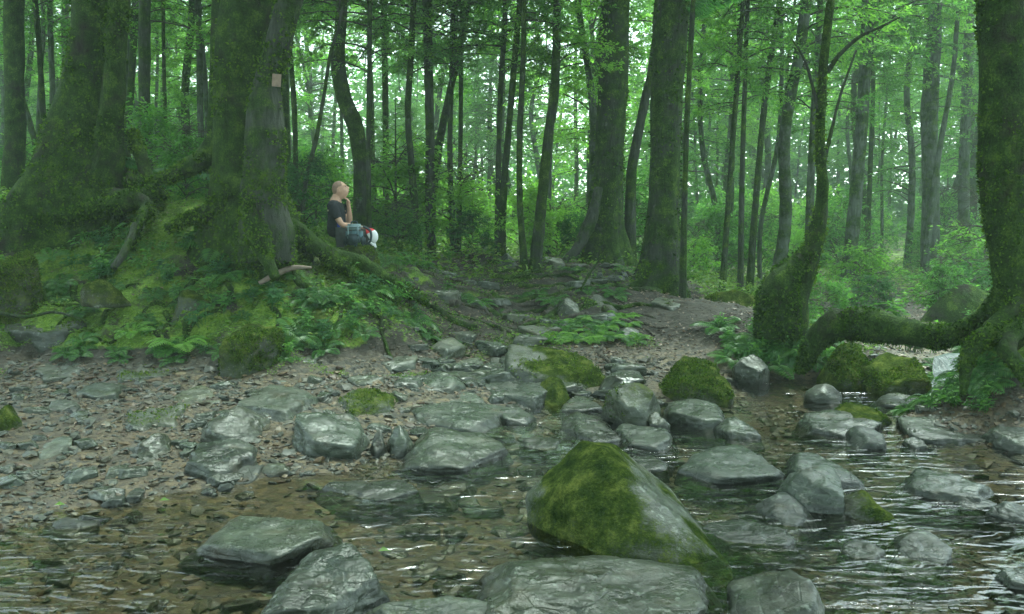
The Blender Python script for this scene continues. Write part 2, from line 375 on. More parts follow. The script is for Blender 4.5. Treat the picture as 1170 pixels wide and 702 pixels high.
# pale water sliding over a ledge under the arching root
s = NT('white_water'); v = s.tc.outputs['Object']; fn = s.noise(s.mapping((9, 2.0, 2.0), (0, 0, 0), v), 4, 5, .7, .5)
cc = s.ramp(fn, [(.35, (.015, .024, .022)), (.66, (.09, .12, .115))]); M['foam'] = s.done(s.bsdf(cc, .38, s.bump(fn, .8, .03), spec=.3))
A_, B_ = PZ(1090, 404, .27), PZ(1080, 458, .0); t = np.linspace(0, 1, 60); w = np.linspace(-1, 1, 16); T_, W_ = np.meshgrid(t, w, indexing='ij'); T_, W_ = T_.ravel(), W_.ravel()
Vc = A_[None] * (1 - T_)[:, None] + B_[None] * T_[:, None]; Vc[:, 0] += W_ * (.15 + .05 * T_ + .03 * np.sin(T_ * 9)); Vc[:, 2] = .27 * (1 - sstep(.1, .35, T_) * .45 - sstep(.5, .95, T_) * .55) - .03 * W_ ** 2 + fbm(Vc * np.array((14, 5, 5)), 3, 4) * .012 + .005
idx = np.arange(60 * 16).reshape(60, 16); Qc = np.stack([idx[:-1, :-1], idx[:-1, 1:], idx[1:, 1:], idx[1:, :-1]], -1).reshape(-1, 4)
tag(link('cascade', npmesh('cascade', Vc, Qc), M['foam']), 'small pale cascade sliding under the right end of the arching root', kind='structure')
# ---------------------------------------------------------------- rocks
def ico(sub):
    bm = bmesh.new(); bmesh.ops.create_icosphere(bm, subdivisions=sub, radius=1)
    V = np.array([v.co[:] for v in bm.verts]); Fc = np.array([[v.index for v in f.verts] for f in bm.faces]); bm.free()
    return V / np.linalg.norm(V, axis=1)[:, None], Fc
ICO = {k: ico(k) for k in (1, 2, 4, 5, 6)}
def rock_shape(D, kind, seed, tilt=(0, 0), n_side=None):
    r = np.random.default_rng(seed); pl = []
    if kind == 'slab': pl += [((tilt[0], tilt[1], 1), .62)]; ns = n_side or r.integers(5, 8); el, ds = .3, (.6, 1.0); p = 34
    elif kind == 'block': pl += [((tilt[0] + r.uniform(-.2, .2), tilt[1] - .1, 1), .72)]; ns = n_side or r.integers(4, 7); el, ds = .3, (.62, .95); p = 30
    elif kind == 'wedge': pl += [((tilt[0], tilt[1] - .3, 1), .66), ((-tilt[0] * 2 - .5, -.3, .8), .75)]; ns = n_side or 5; el, ds = .45, (.6, 1.0); p = 34
    else: ns = 10; el, ds = .9, (.78, 1.0); p = 14
    a0 = r.uniform(0, 6.28)
    for i in range(ns):
        a = a0 + i * 6.283 / ns + r.uniform(-.35, .35); e = r.uniform(-.1, el)
        pl.append(((math.cos(a), math.sin(a), e), r.uniform(*ds)))
    for i in range(4):
        a = r.uniform(0, 6.28); pl.append(((math.cos(a) * .8, math.sin(a) * .8, r.uniform(.5, .9)), r.uniform(.8, 1.0)))
    pl.append(((0, 0, -1), .8))
    acc = 0
    for nrm, d in pl:
        nrm = np.array(nrm, float); nrm /= np.linalg.norm(nrm)
        acc = acc + (np.maximum(D @ nrm, 0) / d) ** p
    return D * (acc ** (-1 / p))[:, None]
def rough_up(V, size, seed, amp=1.0, strata=1.0):
    """V in metres; chips, ledges and pits whose size follows the stone"""
    c = V.mean(0); N = V - c; N = N / (np.linalg.norm(N, axis=1)[:, None] + 1e-9)
    k = 1.0 / size
    d = fbm(V * k * 1.6, 3, seed) * .075 + fbm(V * k * 7, 4, seed + 5, .6) * .014
    rid = -np.abs(fbm(V * k * 2.1, 3, seed + 9, .4)) * .035
    r = np.random.default_rng(seed); ax = np.array((r.uniform(-.35, .35), r.uniform(-.35, .35), 1.0)); ax /= np.linalg.norm(ax)
    lay = (V @ ax) * k * 4.5 + fbm(V * k * 1.5, 2, seed + 3) * .8
    d = d + np.where(size * 0 + 1 > 0, (fbm(V * 14, 4, seed + 21, .62)) * .006 / size, 0) - np.maximum(0, fbm(V * 9, 2, seed + 31) - .35) * .03 / size * .5
    fr = lay - np.floor(lay); led = (np.where(fr < .75, fr / .75, (1 - fr) / .25) - .5) * .02 * strata
    hz = np.sqrt(np.clip(1 - (N @ ax) ** 2, 0, 1))
    return V + N * ((d + rid) * amp + led * hz)[:, None] * size
def fit_rock(x0, y0, x1, y1, h, kind, seed, tilt=(0, 0), sub=4, bed=0.0, amp=1.0, strata=1.0):
    rt = np.random.default_rng(seed + 1)
    if kind != 'round' and bed == 0: tilt = (tilt[0] + rt.uniform(-.22, .22), tilt[1] - rt.uniform(.1, .38))
    D, Fc = ICO[sub]; U0 = rock_shape(D, kind, seed, tilt)
    lo, hi = U0.min(0), U0.max(0); U0 = (U0 - (lo + hi) / 2) / (hi - lo) * 2       # unit box
    U = U0[::max(1, len(U0) // 2500)]
    z0 = 0.0 + bed; g = PZ((x0 + x1) / 2, y1, z0)
    for _ in range(6):
        z0 = max(bed, gz(g[0], g[1] + .1)); g = PZ((x0 + x1) / 2, y1, z0)
    wid = (x1 - x0) / F * g[1]; a = wid / 2; b = a * .7; cx, cyy = g[0], g[1] + b
    h = h * (.72 if bed == 0 and g[1] < 9.4 and z0 < .3 else 1)
    for it in range(22):
        if z0 > .22 or it < 3: z0 = max(bed, .5 * z0 + .5 * max(0, gz(cx, cyy - b * .8)))
        hh = h + max(.08, h * .5); V = np.c_[cx + U[:, 0] * a, cyy + U[:, 1] * b, z0 + h - hh / 2 + U[:, 2] * hh / 2]
        vis = V[V[:, 2] > z0 - .005]; px, py = proj(vis)
        s_ = (x1 - x0) / (px.max() - px.min()); a *= s_
        cx += ((x0 + x1) / 2 - (px.max() + px.min()) / 2) / F * cyy
        e = (py.max() - y1) / F; cyy = min(max(cyy + e * cyy * cyy / (CAMZ - z0) * .6, 1.0), 30)
        e2 = py.min() - y0                                            # >0: top too low in the picture
        b2 = b * (1 + np.clip(e2 / max(8., y1 - y0), -.3, .3) * .9)
        if b2 < a * .45 or b2 > a * 1.5:
            b2 = min(max(b2, a * .45), a * 1.5); h = max(.03, h + e2 / F * cyy * .7)
        b = b2
    hh = h + max(.08, h * .5)
    V = np.c_[cx + U0[:, 0] * a, cyy + U0[:, 1] * b, z0 + h - hh / 2 + U0[:, 2] * hh / 2]
    return rough_up(V, min(a, b) * 1.0 + .3 * h, seed, amp, strata), Fc, (cx, cyy, z0)
ROCKS = [
 # x0,y0,x1,y1, h, kind, mat, tilt, name, label
 (542,636,818,735,.16,'slab','rock_wet',(0,0),'large grey wavy-topped slab in the bottom centre foreground'),
 (828,650,940,730,.20,'round','rock',(0,0),'pale grey mossy stone at the bottom edge right of the big green boulder'),
 (287,626,452,735,.17,'block','rock_wet',(-.1,0),'broad grey stone with tan patches and a yellow leaf at the bottom edge'),
 (404,682,562,740,.10,'slab','rock_mossy',(0,0),'low mossy edged stone at the bottom frame edge left of the large wavy slab'),
 (220,589,380,645,.10,'slab','rock_wet',(0,0),'long flat wet slab with black undercut front edge in the shallow water at left'),
 (368,548,482,573,.045,'slab','rock_wet',(0,0),'flat stone barely breaking the water with bright wet glints'),
 (462,488,580,541,.17,'block','rock_wet',(.1,0),'angular grey block with glossy black right face at the water edge'),
 (468,461,602,497,.13,'slab','rock_wet',(0,0),'long grey slab lying just behind the glossy black faced block'),
 (334,470,421,525,.19,'block','rock_wet',(0,0),'squarish dark green stone with a white wet streak on its front'),
 (224,465,313,512,.19,'round','rock',(0,0),'round pale grey boulder with lichen spots on the left gravel bank'),
 (208,503,298,553,.10,'slab','rock_wet',(-.1,.1),'flat angular slab leaning at the foot of the round lichen spotted boulder'),
 (252,531,304,555,.05,'wedge','rock_dark',(0,0),'small dark splinter stone beneath the flat angular slab'),
 (147,495,197,528,.11,'round','rock_wet',(0,0),'smooth rounded brownish stone alone on the left gravel'),
 (270,439,372,482,.12,'slab','rock',(0,0),'wide pale flat stone behind the round lichen spotted boulder'),
 (372,443,461,480,.14,'wedge','rock_mossy',(.3,0),'wedge stone with bright moss on its right shoulder'),
 (190,440,260,470,.12,'block','rock',(0,0),'grey block with a moss corner below the mossy left bank'),
 (128,462,222,492,.10,'wedge','rock_mossy',(.2,0),'low sloping green grey slab on the left gravel'),
 (440,485,476,522,.12,'round','rock_wet',(0,0),'small round wet brown stone left of the glossy black faced block'),
 (422,492,442,523,.09,'wedge','rock_dark',(0,0),'narrow upright dark stone beside the small round wet brown stone'),
 (486,386,534,408,.07,'slab','rock',(0,0),'pale flat stepping slab low on the path'),
 (478,427,530,450,.09,'wedge','rock_wet',(0,0),'dark fronted slab on the gravel beneath the stepping slab'),
 (544,431,632,467,.12,'slab','rock_wet',(.1,0),'grey slab with glossy black base left of the big yellow mossed boulder'),
 (490,447,553,465,.05,'slab','rock',(0,0),'thin pale flagstone on the gravel behind the long grey slab'),
 (574,393,698,452,.30,'block','rock_mossy',(.1,0),'big grey boulder with yellow green moss on its right half at the path foot'),
 (606,430,652,462,.13,'round','rock_full',(0,0),'small fully mossed stone in front of the big yellow mossed boulder'),
 (688,437,757,492,.30,'wedge','rock_mossy',(-.2,0),'pointed mossy wedge stone in midstream with a dark wet face'),
 (748,409,839,466,.26,'slab','rock_full',(0,0),'square green mossy block standing behind the pool edge'),
 (757,456,831,492,.17,'block','rock_wet',(0,0),'smooth grey block in front of the square green mossy block'),
 (636,470,712,508,.12,'wedge','rock_wet',(.2,0),'split grey stone beside the trickle above the big green boulder'),
 (700,484,770,516,.07,'slab','rock_wet',(0,0),'low flat wet stone between the trickle and the pool'),
 (811,477,871,503,.09,'block','rock_wet',(0,0),'small bluish grey block at the near edge of the pool'),
 (776,509,896,553,.12,'slab','rock_wet',(0,0),'large flat pale slab with a white wet edge right of the big green boulder'),
 (897,517,990,562,.13,'slab','rock_wet',(0,0),'rippled layered grey slab in the middle of the right stream'),
 (888,535,968,590,.14,'block','rock_wet',(.1,0),'tilted smooth grey stone in front of the rippled layered slab'),
 (954,562,1020,597,.10,'round','rock_mossy',(0,0),'rounded stone with yellow moss beside the tilted smooth grey stone'),
 (864,562,928,603,.10,'wedge','rock_dark',(0,0),'dark pointed stone left of the tilted smooth grey stone'),
 (910,468,1006,502,.11,'slab','rock_wet',(0,0),'pale grey slab sloping into the pool under a moss cushion'),
 (952,461,1018,492,.17,'wedge','rock_full',(0,0),'bright moss cushion covered stone on the pale slab by the pool'),
 (966,484,1014,514,.08,'wedge','rock_dark',(0,0),'dark pointed stone at the front of the moss cushion stone'),
 (1024,476,1134,508,.10,'slab','rock_wet',(0,0),'long low blue grey slab near the right bank'),
 (1120,486,1200,520,.12,'slab','rock',(0,0),'flat layered stone at the right frame edge beneath the dirt bank'),
 (1030,535,1132,580,.12,'wedge','rock_wet',(-.1,0),'broad pointed grey stone in the right stream'),
 (1020,607,1090,646,.09,'wedge','rock_wet',(0,0),'dark wet wedge stone in the riffle lower right'),
 (918,438,962,462,.09,'round','rock',(0,0),'small pale stone at the back of the pool'),
 (998,449,1062,469,.07,'slab','rock_wet',(0,0),'low grey stone under the arching mossy root'),
 (1136,648,1200,676,.06,'slab','rock_wet',(0,0),'grey stone cut by the right frame edge near the bottom corner'),
 (800,593,908,627,.03,'slab','rock_wet',(0,0),'nearly submerged pale flat stone right of the big green boulder'),
 (968,400,1066,456,.36,'block','rock_full',(0,0),'large dark shadowed boulder directly under the arching mossy root'),
 (932,392,1000,446,.32,'round','rock_full',(0,0),'rounded mossy boulder at the left end of the arching root'),
 (-16,462,25,493,.14,'round','rock_full',(0,0),'mossy round stone at the left frame edge on the gravel'),
 (38,413,112,440,.12,'slab','rock',(0,0),'green tinted flat stone with a dark gap under it at far left'),
 (128,416,208,440,.10,'slab','rock_mossy',(.1,0),'long thin mossy ledge stone at the foot of the left bank'),
 (84,438,146,458,.07,'slab','rock_mossy',(0,0),'low stone with white streaks and moss on the left gravel'),
 (52,457,92,472,.04,'slab','rock',(0,0),'thin bluish flagstone left of the low sloping green grey slab'),
 (36,498,84,527,.06,'wedge','rock',(0,0),'bluish slate shard tilted on the left gravel'),
 (4,290,82,348,.52,'block','rock_full',(.1,0),'large mossy boulder on the left bank near the frame edge'),
 (-20,360,104,414,.34,'slab','rock_mossy',(0,0),'broad layered mossy ledge rock at the left frame edge'),
 (250,370,326,430,.34,'slab','rock_full',(0,0),'tall mossy boulder set in the bank among ferns'),
 (636,340,664,366,.14,'block','rock_wet',(0,0),'small dark block on the path left of the stone cluster'),
 (662,336,716,362,.16,'round','rock_mossy',(0,0),'mossy lump of stone beside the upper path'),
 (740,340,786,356,.08,'slab','rock',(0,0),'flat pale stone on leaf litter below the tall straight tree'),
 (566,290,593,307,.16,'round','rock_mossy',(0,0),'small mossy mound stone at the crest of the path'),
 (616,294,645,305,.07,'slab','rock',(0,0),'pale flat stone at the crest of the path'),
 (432,405,478,425,.06,'slab','rock',(0,0),'low grey stone where the bank ferns meet the path'),
 (590,410,618,438,.10,'wedge','rock',(0,0),'pale leaning stone against the left side of the big yellow mossed boulder'),
 (1126,574,1190,600,.05,'wedge','rock_dark',(0,0),'dark low stone at the right frame edge in the riffle'),
 (55,592,112,610,.03,'wedge','rock_dark',(0,0),'small dark twig-like stone breaking the water at far left'),
 (690,372,742,398,.13,'round','rock_mossy',(0,0),'mossy stone under the bright fern patch'),
 (835,405,880,440,.2,'block','rock',(0,0),'grey upright stone right of the square green mossy block'),
 (500,372,548,388,.06,'slab','rock',(0,0),'upper pale stepping slab on the path'),
 (1028,500,1060,514,.04,'slab','rock_wet',(0,0),'small flat stone before the long low blue grey slab'),
 (96,345,140,376,.16,'round','rock_full',(0,0),'mossy hump of rock between the left ledge and the tangle of little roots'),
 (196,330,246,360,.16,'block','rock_full',(0,0),'blocky mossed rock under the arching fern mid left bank'),
 (128,318,176,346,.18,'round','rock_full',(0,0),'dark mossy lump below the short broken log'),
 (350,352,392,378,.13,'block','rock_full',(0,0),'mossed rock hidden among glossy seedlings right of the tall mossy boulder'),
 (196,372,240,398,.12,'slab','rock_mossy',(0,0),'half buried mossy slab left of the tall mossy boulder'),
 (330,400,372,424,.12,'block','rock_mossy',(0,0),'squat mossy stone at the foot of the bank right of the tall mossy boulder'),
 (20,255,70,284,.2,'round','rock_full',(0,0),'mossy boulder up against the left roots of the huge mossy tree'),
 (224,262,262,286,.16,'block','rock_dark',(0,0),'dark rock in the hollow between the two big left trees'),
 (556,408,588,424,.05,'slab','rock',(0,0),'flat slate between the leaning stone and the stepping slabs'),
 (446,430,482,446,.05,'slab','rock_wet',(0,0),'low wet slate left of the dark fronted slab on the gravel'),
 (528,462,566,476,.05,'slab','rock_wet',(0,0),'small slate filling the gap behind the long grey slab'),
 (398,428,440,444,.06,'slab','rock',(0,0),'flat slate at the foot of the bank behind the mossy shouldered wedge stone'),
 (300,424,352,438,.05,'slab','rock',(0,0),'narrow slate tucked under the tall mossy boulder'),
 (566,466,612,486,.06,'slab','rock_wet',(0,0),'wet slate at the water edge right of the long grey slab'),
 (640,452,690,472,.07,'slab','rock_wet',(0,0),'flat wet slate at the mouth of the trickle left of the pointed mossy wedge'),
 (596,498,640,514,.04,'slab','rock_wet',(0,0),'thin slate awash in midstream left of the tip of the big green boulder'),
 (520,408,552,424,.05,'slab','rock',(0,0),'pale slate on the path right below the stepping slab'),
 (590,372,628,388,.06,'slab','rock',(0,0),'flat slate on the path behind the big yellow mossed boulder'),
 (700,520,764,542,.05,'slab','rock_wet',(0,0),'low slate in the water behind the right shoulder of the big green boulder'),
 (1090,560,1140,582,.05,'slab','rock_wet',(0,0),'thin wet slate right of the broad pointed grey stone'),
 (960,618,1012,640,.04,'slab','rock_wet',(0,0),'small dark slate awash left of the dark wet wedge stone'),
 (740,470,766,494,.08,'wedge','rock_wet',(0,0),'little grey stone wedged beside the smooth grey block'),
]
def leaves(Pos, Dir, Nrm, L, Wd, fold=.25):
    """diamond leaves folded on the midrib: (n,3) base, direction, normal; length, width"""
    n = len(Pos); Dir = Dir / np.linalg.norm(Dir, axis=1)[:, None]
    Sd = np.cross(Nrm, Dir); Sd /= np.linalg.norm(Sd, axis=1)[:, None] + 1e-9; Nn = np.cross(Dir, Sd)
    L = np.broadcast_to(L, n)[:, None]; Wd = np.broadcast_to(Wd, n)[:, None]
    b = Pos; t = Pos + Dir * L - Nn * L * .12; m = Pos + Dir * L * .45
    l = m + Sd * Wd * .5 + Nn * Wd * fold; r = m - Sd * Wd * .5 + Nn * Wd * fold
    V = np.stack([b, l, t, r], 1).reshape(-1, 3); i = np.arange(n)[:, None] * 4
    return V, np.concatenate([i + [0, 2, 1], i + [0, 3, 2]], 0)
def flakes(V, Fc, n, size, seed, keep=None, out=.6, down=.3):
    """moss tufts / little epiphyte leaves growing out of a surface"""
    r = np.random.default_rng(seed); T = V[Fc]; cr = np.cross(T[:, 1] - T[:, 0], T[:, 2] - T[:, 0]); ar = np.linalg.norm(cr, axis=1)
    k = r.choice(len(Fc), n, p=ar / ar.sum()); a, b = r.random(n), r.random(n); sw = a + b > 1; a[sw] = 1 - a[sw]; b[sw] = 1 - b[sw]
    Pt = T[k, 0] + (T[k, 1] - T[k, 0]) * a[:, None] + (T[k, 2] - T[k, 0]) * b[:, None]; N = cr[k] / (ar[k][:, None] + 1e-12)
    msk = (fbm(Pt * 3.1, 3, seed) > -.15)
    if keep is not None: msk &= keep(Pt, N)
    Pt, N = Pt[msk], N[msk]; n = len(Pt)
    D = N * out + r.normal(0, .5, (n, 3)) - np.array((0, 0, down)); L = size * r.uniform(.5, 1.5, n)
    return leaves(Pt - N * size * .1, D, N + r.normal(0, .4, (n, 3)), L, L * .6, .15)

ROCK_POS = []
MOSSY = {'big grey boulder with yellow': .7, 'rounded stone with yellow moss': .3, 'wedge stone with bright': .3, 'pointed mossy wedge': .2}
def add_rock(V, Fc, mat, label, base, group=None, name='rock', moss=None, cat='rock'):
    V = V - np.array(base); me = npmesh(name, V, Fc)
    fattr(me, 'moss', np.zeros(len(V)) if moss is None else moss)
    o = link(name, me, M[mat]); o.location = base
    if mat in ('rock_full', 'rock_mossy') and len(V) > 2000 and base[1] > 6:
        dens = 9000 if mat == 'rock_full' else 2000; T = V[Fc]; area = np.linalg.norm(np.cross(T[:, 1] - T[:, 0], T[:, 2] - T[:, 0]), axis=1).sum() / 2
        fv, ff = flakes(V, Fc, int(min(14000, area * dens)), .012 + .0011 * base[1], len(label), lambda p, n_: (n_[:, 2] > -.1) & (p[:, 2] + base[2] > .05), .5, .1)
        link('moss', npmesh('moss', fv, ff, False), M['tuft'], o)
    return tag(o, label, cat, group)
for i, (x0, y0, x1, y1, h, kind, mat, tilt, label) in enumerate(ROCKS):
    big = (x1 - x0) * (y1 - y0)
    V, Fc, base = fit_rock(x0, y0, x1, y1, h, kind, 100 + i * 3, tilt, 6 if big > 9000 else 5 if big > 1500 else 4)
    mv = next((b for a, b in MOSSY.items() if label.startswith(a)), 0)
    add_rock(V, Fc, mat, label, base, moss=mv * sstep(-.8, .6, (V[:, 0] - base[0]) / max(.1, np.ptp(V[:, 0]) / 2) + .6 * fbm(V * 4, 3, 6)) if mv else None); ROCK_POS.append((base[0], base[1], (V[:, 0].max() - V[:, 0].min()) / 2))
# the big green boulder: hull of points read off the photograph
def hull_rock(pts, sub, p, seed, amp=1.0):
    bm = bmesh.new()
    for q in pts: bm.verts.new(q)
    bmesh.ops.convex_hull(bm, input=bm.verts); bm.normal_update()
    c = np.mean(pts, 0); D, Fc = ICO[sub]; acc = 0
    pls = {}
    for f in bm.faces:
        n = np.array(f.normal[:]); d = n @ (np.array(f.verts[0].co[:]) - c)
        if d > 1e-4: pls[tuple(np.round(n, 2))] = (n, d)
    for n, d in pls.values(): acc = acc + (np.maximum(D @ n, 0) / d) ** p
    bm.free()
    V = c + D * (acc ** (-1 / p))[:, None]
    return rough_up(V, .5, seed, amp, .7), Fc
hp = [PZ(600, 596, 0), PZ(606, 612, -.05), PZ(700, 655, -.05), PZ(805, 680, -.08), PZ(838, 655, -.05), PZ(836, 690, -.12),
      P(600, 562, 4.7), P(636, 528, 4.75), P(664, 502, 4.85), P(704, 505, 5.0), P(757, 550, 4.9), P(800, 600, 4.7), P(832, 635, 4.45), P(700, 560, 4.3), P(640, 560, 4.45), P(770, 600, 4.2),
      P(690, 512, 4.55), P(640, 585, 5.3), P(820, 620, 4.9), np.array((.6, 5.4, -.15)), np.array((.15, 4.6, -.15))]
V, Fc = hull_rock([tuple(q) for q in hp], 6, 70, 77, .4)
bs = np.array((.62, 4.6, 0.)); mo = .16 * sstep(.25, -.1, (V[:, 0] - .75)) - .05 * sstep(.8, 1.0, V[:, 0]) + .22 + .5 * fbm(V * 4, 3, 4)
add_rock(V, Fc, 'rock_mossy', 'largest boulder, leaning and green with moss, in the middle of the stream', bs, moss=mo)
ROCK_POS.append((.62, 4.6, .55))
# countable smaller stones on the bank, the bed and the path
stone_meshes = []
for k in range(14):
    D, Fc = ICO[4 if k < 6 else 2] if False else ICO[4]
    U = rock_shape(D, ['slab', 'wedge', 'slab', 'block'][k % 4], 900 + k) * np.array((.11, .08, .034 if k % 4 != 3 else .05))
    me = npmesh('stone', rough_up(U, .08, 900 + k), Fc); fattr(me, 'moss', np.zeros(len(U))); stone_meshes.append(me)
for me in stone_meshes: me.materials.append(M['rock_wet'])
n_st = 0; tries = 0
while n_st < 295 and tries < 6000:
    tries += 1
    px, row = rng.uniform(-10, 1180), rng.uniform(305, 700)
    if n_st < 125: px, row = rng.uniform(455, 725), rng.uniform(308, 440)
    if row < 430 and not (470 < px < 720 or (px < 250 and row > 415)): continue
    if row > 560 and rng.random() < .45: continue
    q = PZ(px, row, .0)
    for _ in range(5): q = PZ(px, row, max(-.03, gz(q[0], q[1])))
    if q[1] > 13.5 or q[1] < 3.4: continue
    if any(abs(q[0] - a) < w * .9 and abs(q[1] - b) < w * .8 for a, b, w in ROCK_POS): continue
    z = gz(q[0], q[1])
    if z < -.05 and rng.random() < .5: continue
    o = link('stone', stone_meshes[rng.integers(14)]); sc = rng.uniform(.35, 1.1) * (1.25 if q[1] > 8 else 1) * (rng.uniform(1.1, 2.0) if n_st < 125 else 1)
    o.location = (q[0], q[1], z + .012 * sc); o.rotation_euler = (rng.normal(0, .12), rng.normal(0, .12), rng.uniform(0, 6.28)); o.scale = (sc, sc, sc * rng.uniform(.7, 1.3))
    g = 'small stones of the stream and its banks'
    lab = ('palm-sized slate stone half sunk in the shallow water' if z < 0 else 'palm-sized flat slate stone lying loose on the gravel bank' if q[1] < 8.8 else 'flat grey stone bedded in the earth of the rising path')
    tag(o, lab, 'stone', g); n_st += 1
# pebbles (nobody could count them)
def join(parts):
    Vs, Fs, o = [], [], 0
    for V, Fc in parts: Vs.append(V); Fs.append(Fc + o); o += len(V)
    return np.concatenate(Vs), np.concatenate(Fs)
def scatter(n, fx, keep):
    x, y = fx(n); z = ground_z(x, y); k = keep(x, y, z); return x[k], y[k], z[k]
def rand_rot(n, tiltsd):
    a = rng.uniform(0, 6.283, n); tx, ty = rng.normal(0, tiltsd, n), rng.normal(0, tiltsd, n)
    ca, sa = np.cos(a), np.sin(a)
    Zx = np.stack([ca, sa, np.zeros(n)], 1); N = np.stack([tx, ty, np.ones(n)], 1); N /= np.linalg.norm(N, axis=1)[:, None]
    Yv = np.cross(N, Zx); Yv /= np.linalg.norm(Yv, axis=1)[:, None]; Xv = np.cross(Yv, N)
    return Xv, Yv, N
def pebbles(n, region, lo, hi, keep):
    x, y, z = scatter(n, region, keep); n = len(x)
    D, Fc = ICO[1]; s_ = lo * (hi / lo) ** (rng.random(n) ** 2.2)
    s_ *= .6 + .4 * np.clip(y / 6, .5, 2)
    Xv, Yv, N = rand_rot(n, .3)
    a = s_ * rng.uniform(.8, 1.5, n); b = s_ * rng.uniform(.6, 1, n); c = s_ * rng.uniform(.2, .55, n)
    J = D[None] * (1 + rng.uniform(-.28, .28, (n, len(D), 1)))
    V = J[:, :, 0:1] * (Xv * a[:, None])[:, None] + J[:, :, 1:2] * (Yv * b[:, None])[:, None] + J[:, :, 2:3] * (N * c[:, None])[:, None]
    V = V + np.stack([x, y, z + c * .3], 1)[:, None]
    Fa = (Fc[None] + (np.arange(n) * len(D))[:, None, None]).reshape(-1, 3)
    return V.reshape(-1, 3), Fa
def wedge_region(y0, y1, u=.66):
    def f(n):
        y = np.sqrt(rng.uniform(y0 ** 1.2, y1 ** 1.2, n) ** (2 / 1.2)); x = rng.uniform(-u, u, n) * y; return x, y
    return f
pk0 = lambda x, y, z: (z < .32) & (y < 9.8) & (rng.random(len(x)) < .45 + .9 * np.clip(fbm(xyz(x, y) * 1.4, 3, 66), -.5, .6))
V, Fa = join([pebbles(60000, wedge_region(3.1, 9.8), .006, .03, pk0), pebbles(5000, wedge_region(3.1, 9.0), .02, .06, lambda x, y, z: (z < .25) & (y < 9.0))])
pe = link('gravel', npmesh('gravel', V, Fa, False), M['pebble']); tag(pe, 'mixed grey and tan pebbles covering the stream bed and its banks', 'gravel', kind='stuff')

# ---------------------------------------------------------------- leaves
def prisms(A, B, ra, rb):
    n = len(A); D = B - A; D /= np.linalg.norm(D, axis=1)[:, None] + 1e-9
    t = np.where(np.abs(D[:, 2:3]) > .9, np.array([[1., 0, 0]]), np.array([[0, 0, 1.]])); s1 = np.cross(D, t); s1 /= np.linalg.norm(s1, axis=1)[:, None]; s2 = np.cross(D, s1)
    ra = np.broadcast_to(ra, n)[:, None]; rb = np.broadcast_to(rb, n)[:, None]; rings = []
    for P_, r_ in ((A, ra), (B, rb)):
        for k in range(3):
            a = k * 2.0944; rings.append(P_ + (s1 * math.cos(a) + s2 * math.sin(a)) * r_)
    V = np.stack(rings, 1).reshape(-1, 3); i = np.arange(n)[:, None] * 6; fs = []
    for k in range(3):
        j = (k + 1) % 3; fs += [i + [k, j, 3 + j], i + [k, 3 + j, 3 + k]]
    return V, np.concatenate(fs, 0)
def crown_mesh(name, seed, H, rad, nb, ntw, nl, leaf=.10, droop=.15, z0=0., rise=.35, shape='col'):
    """branches round an upright axis, twigs along them, leaves along the twigs; returns (leaf mesh, wood mesh)"""
    r = np.random.default_rng(seed); LP, wood = [], []
    for b in range(nb):
        t = (b + r.uniform(0, 1)) / nb; z = z0 + t * H; a = r.uniform(0, 6.283)
        prof = {'col': (.55 + .45 * math.sin(math.pi * min(1, t * .9 + .15))), 'dome': math.sqrt(max(.05, 1 - t * t)), 'um': .6 + .4 * t}[shape]
        Lb = rad * prof * r.uniform(.55, 1.1); up = rise * r.uniform(.3, 1.4)
        d = np.array((math.cos(a), math.sin(a), 0)); side = np.array((-d[1], d[0], 0)); up += r.normal(0, .35)
        K = 5; ts = np.linspace(0, 1, K + 1); bend = r.uniform(-.3, .3)
        pts = np.array([(0, 0, z)]) + d * (ts * Lb)[:, None] + side * (bend * ts ** 2 * Lb)[:, None] + np.array((0, 0, 1)) * ((up * ts - (up * .6 + droop) * ts ** 2) * Lb)[:, None]
        wood.append(prisms(pts[:-1], pts[1:], .012 * Lb * (1.1 - ts[:-1]) + .003, .012 * Lb * (1.1 - ts[1:]) + .002))
        tt = r.uniform(.22, 1.0, ntw) ** .8; f = tt * K; i = np.minimum(f.astype(int), K - 1); w = (f - i)[:, None]
        bp = pts[i] * (1 - w) + pts[i + 1] * w
        sg = np.where(r.random(ntw) < .5, 1, -1); ang = r.uniform(.3, 1.3, ntw) * sg
        td = d[None] * np.cos(ang)[:, None] + side[None] * np.sin(ang)[:, None] + np.array((0, 0, 1))[None] * r.normal(.12, .55, ntw)[:, None]
        tl = r.uniform(.18, .5, ntw) * (.5 + .25 * rad); te = bp + td * tl[:, None] - np.array((0, 0, 1)) * (tl * .12)[:, None]
        wood.append(prisms(bp, te, .004, .0015))
        s_ = r.uniform(.1, 1.05, (ntw, nl)); lp = bp[:, None] + (te - bp)[:, None] * s_[:, :, None] + r.normal(0, .02, (ntw, nl, 3))
        ls = np.where(r.random((ntw, nl)) < .5, 1, -1); tn = td / np.linalg.norm(td, axis=1)[:, None]
        tside = np.cross(np.array((0, 0, 1.)), tn)
        ld = tn[:, None] * .6 + tside[:, None] * (ls * .9)[:, :, None] + r.normal(0, .3, (ntw, nl, 3)) - np.array((0, 0, .25))
        LP.append((lp.reshape(-1, 3), ld.reshape(-1, 3)))
    Pp = np.concatenate([p for p, _ in LP]); Dd = np.concatenate([d for _, d in LP]); n = len(Pp)
    Nn = np.array((0, 0, 1.)) + r.normal(0, .55, (n, 3)); L = leaf * r.uniform(.6, 1.25, n)
    V, Fc = leaves(Pp, Dd, Nn, L, L * r.uniform(.36, .5, n))
    lm = npmesh(name + '_leaves', V, Fc, False); V, Fc = join(wood); wm = npmesh(name + '_branches', V, Fc, True)
    wm.materials.append(M['twig']); return lm, wm

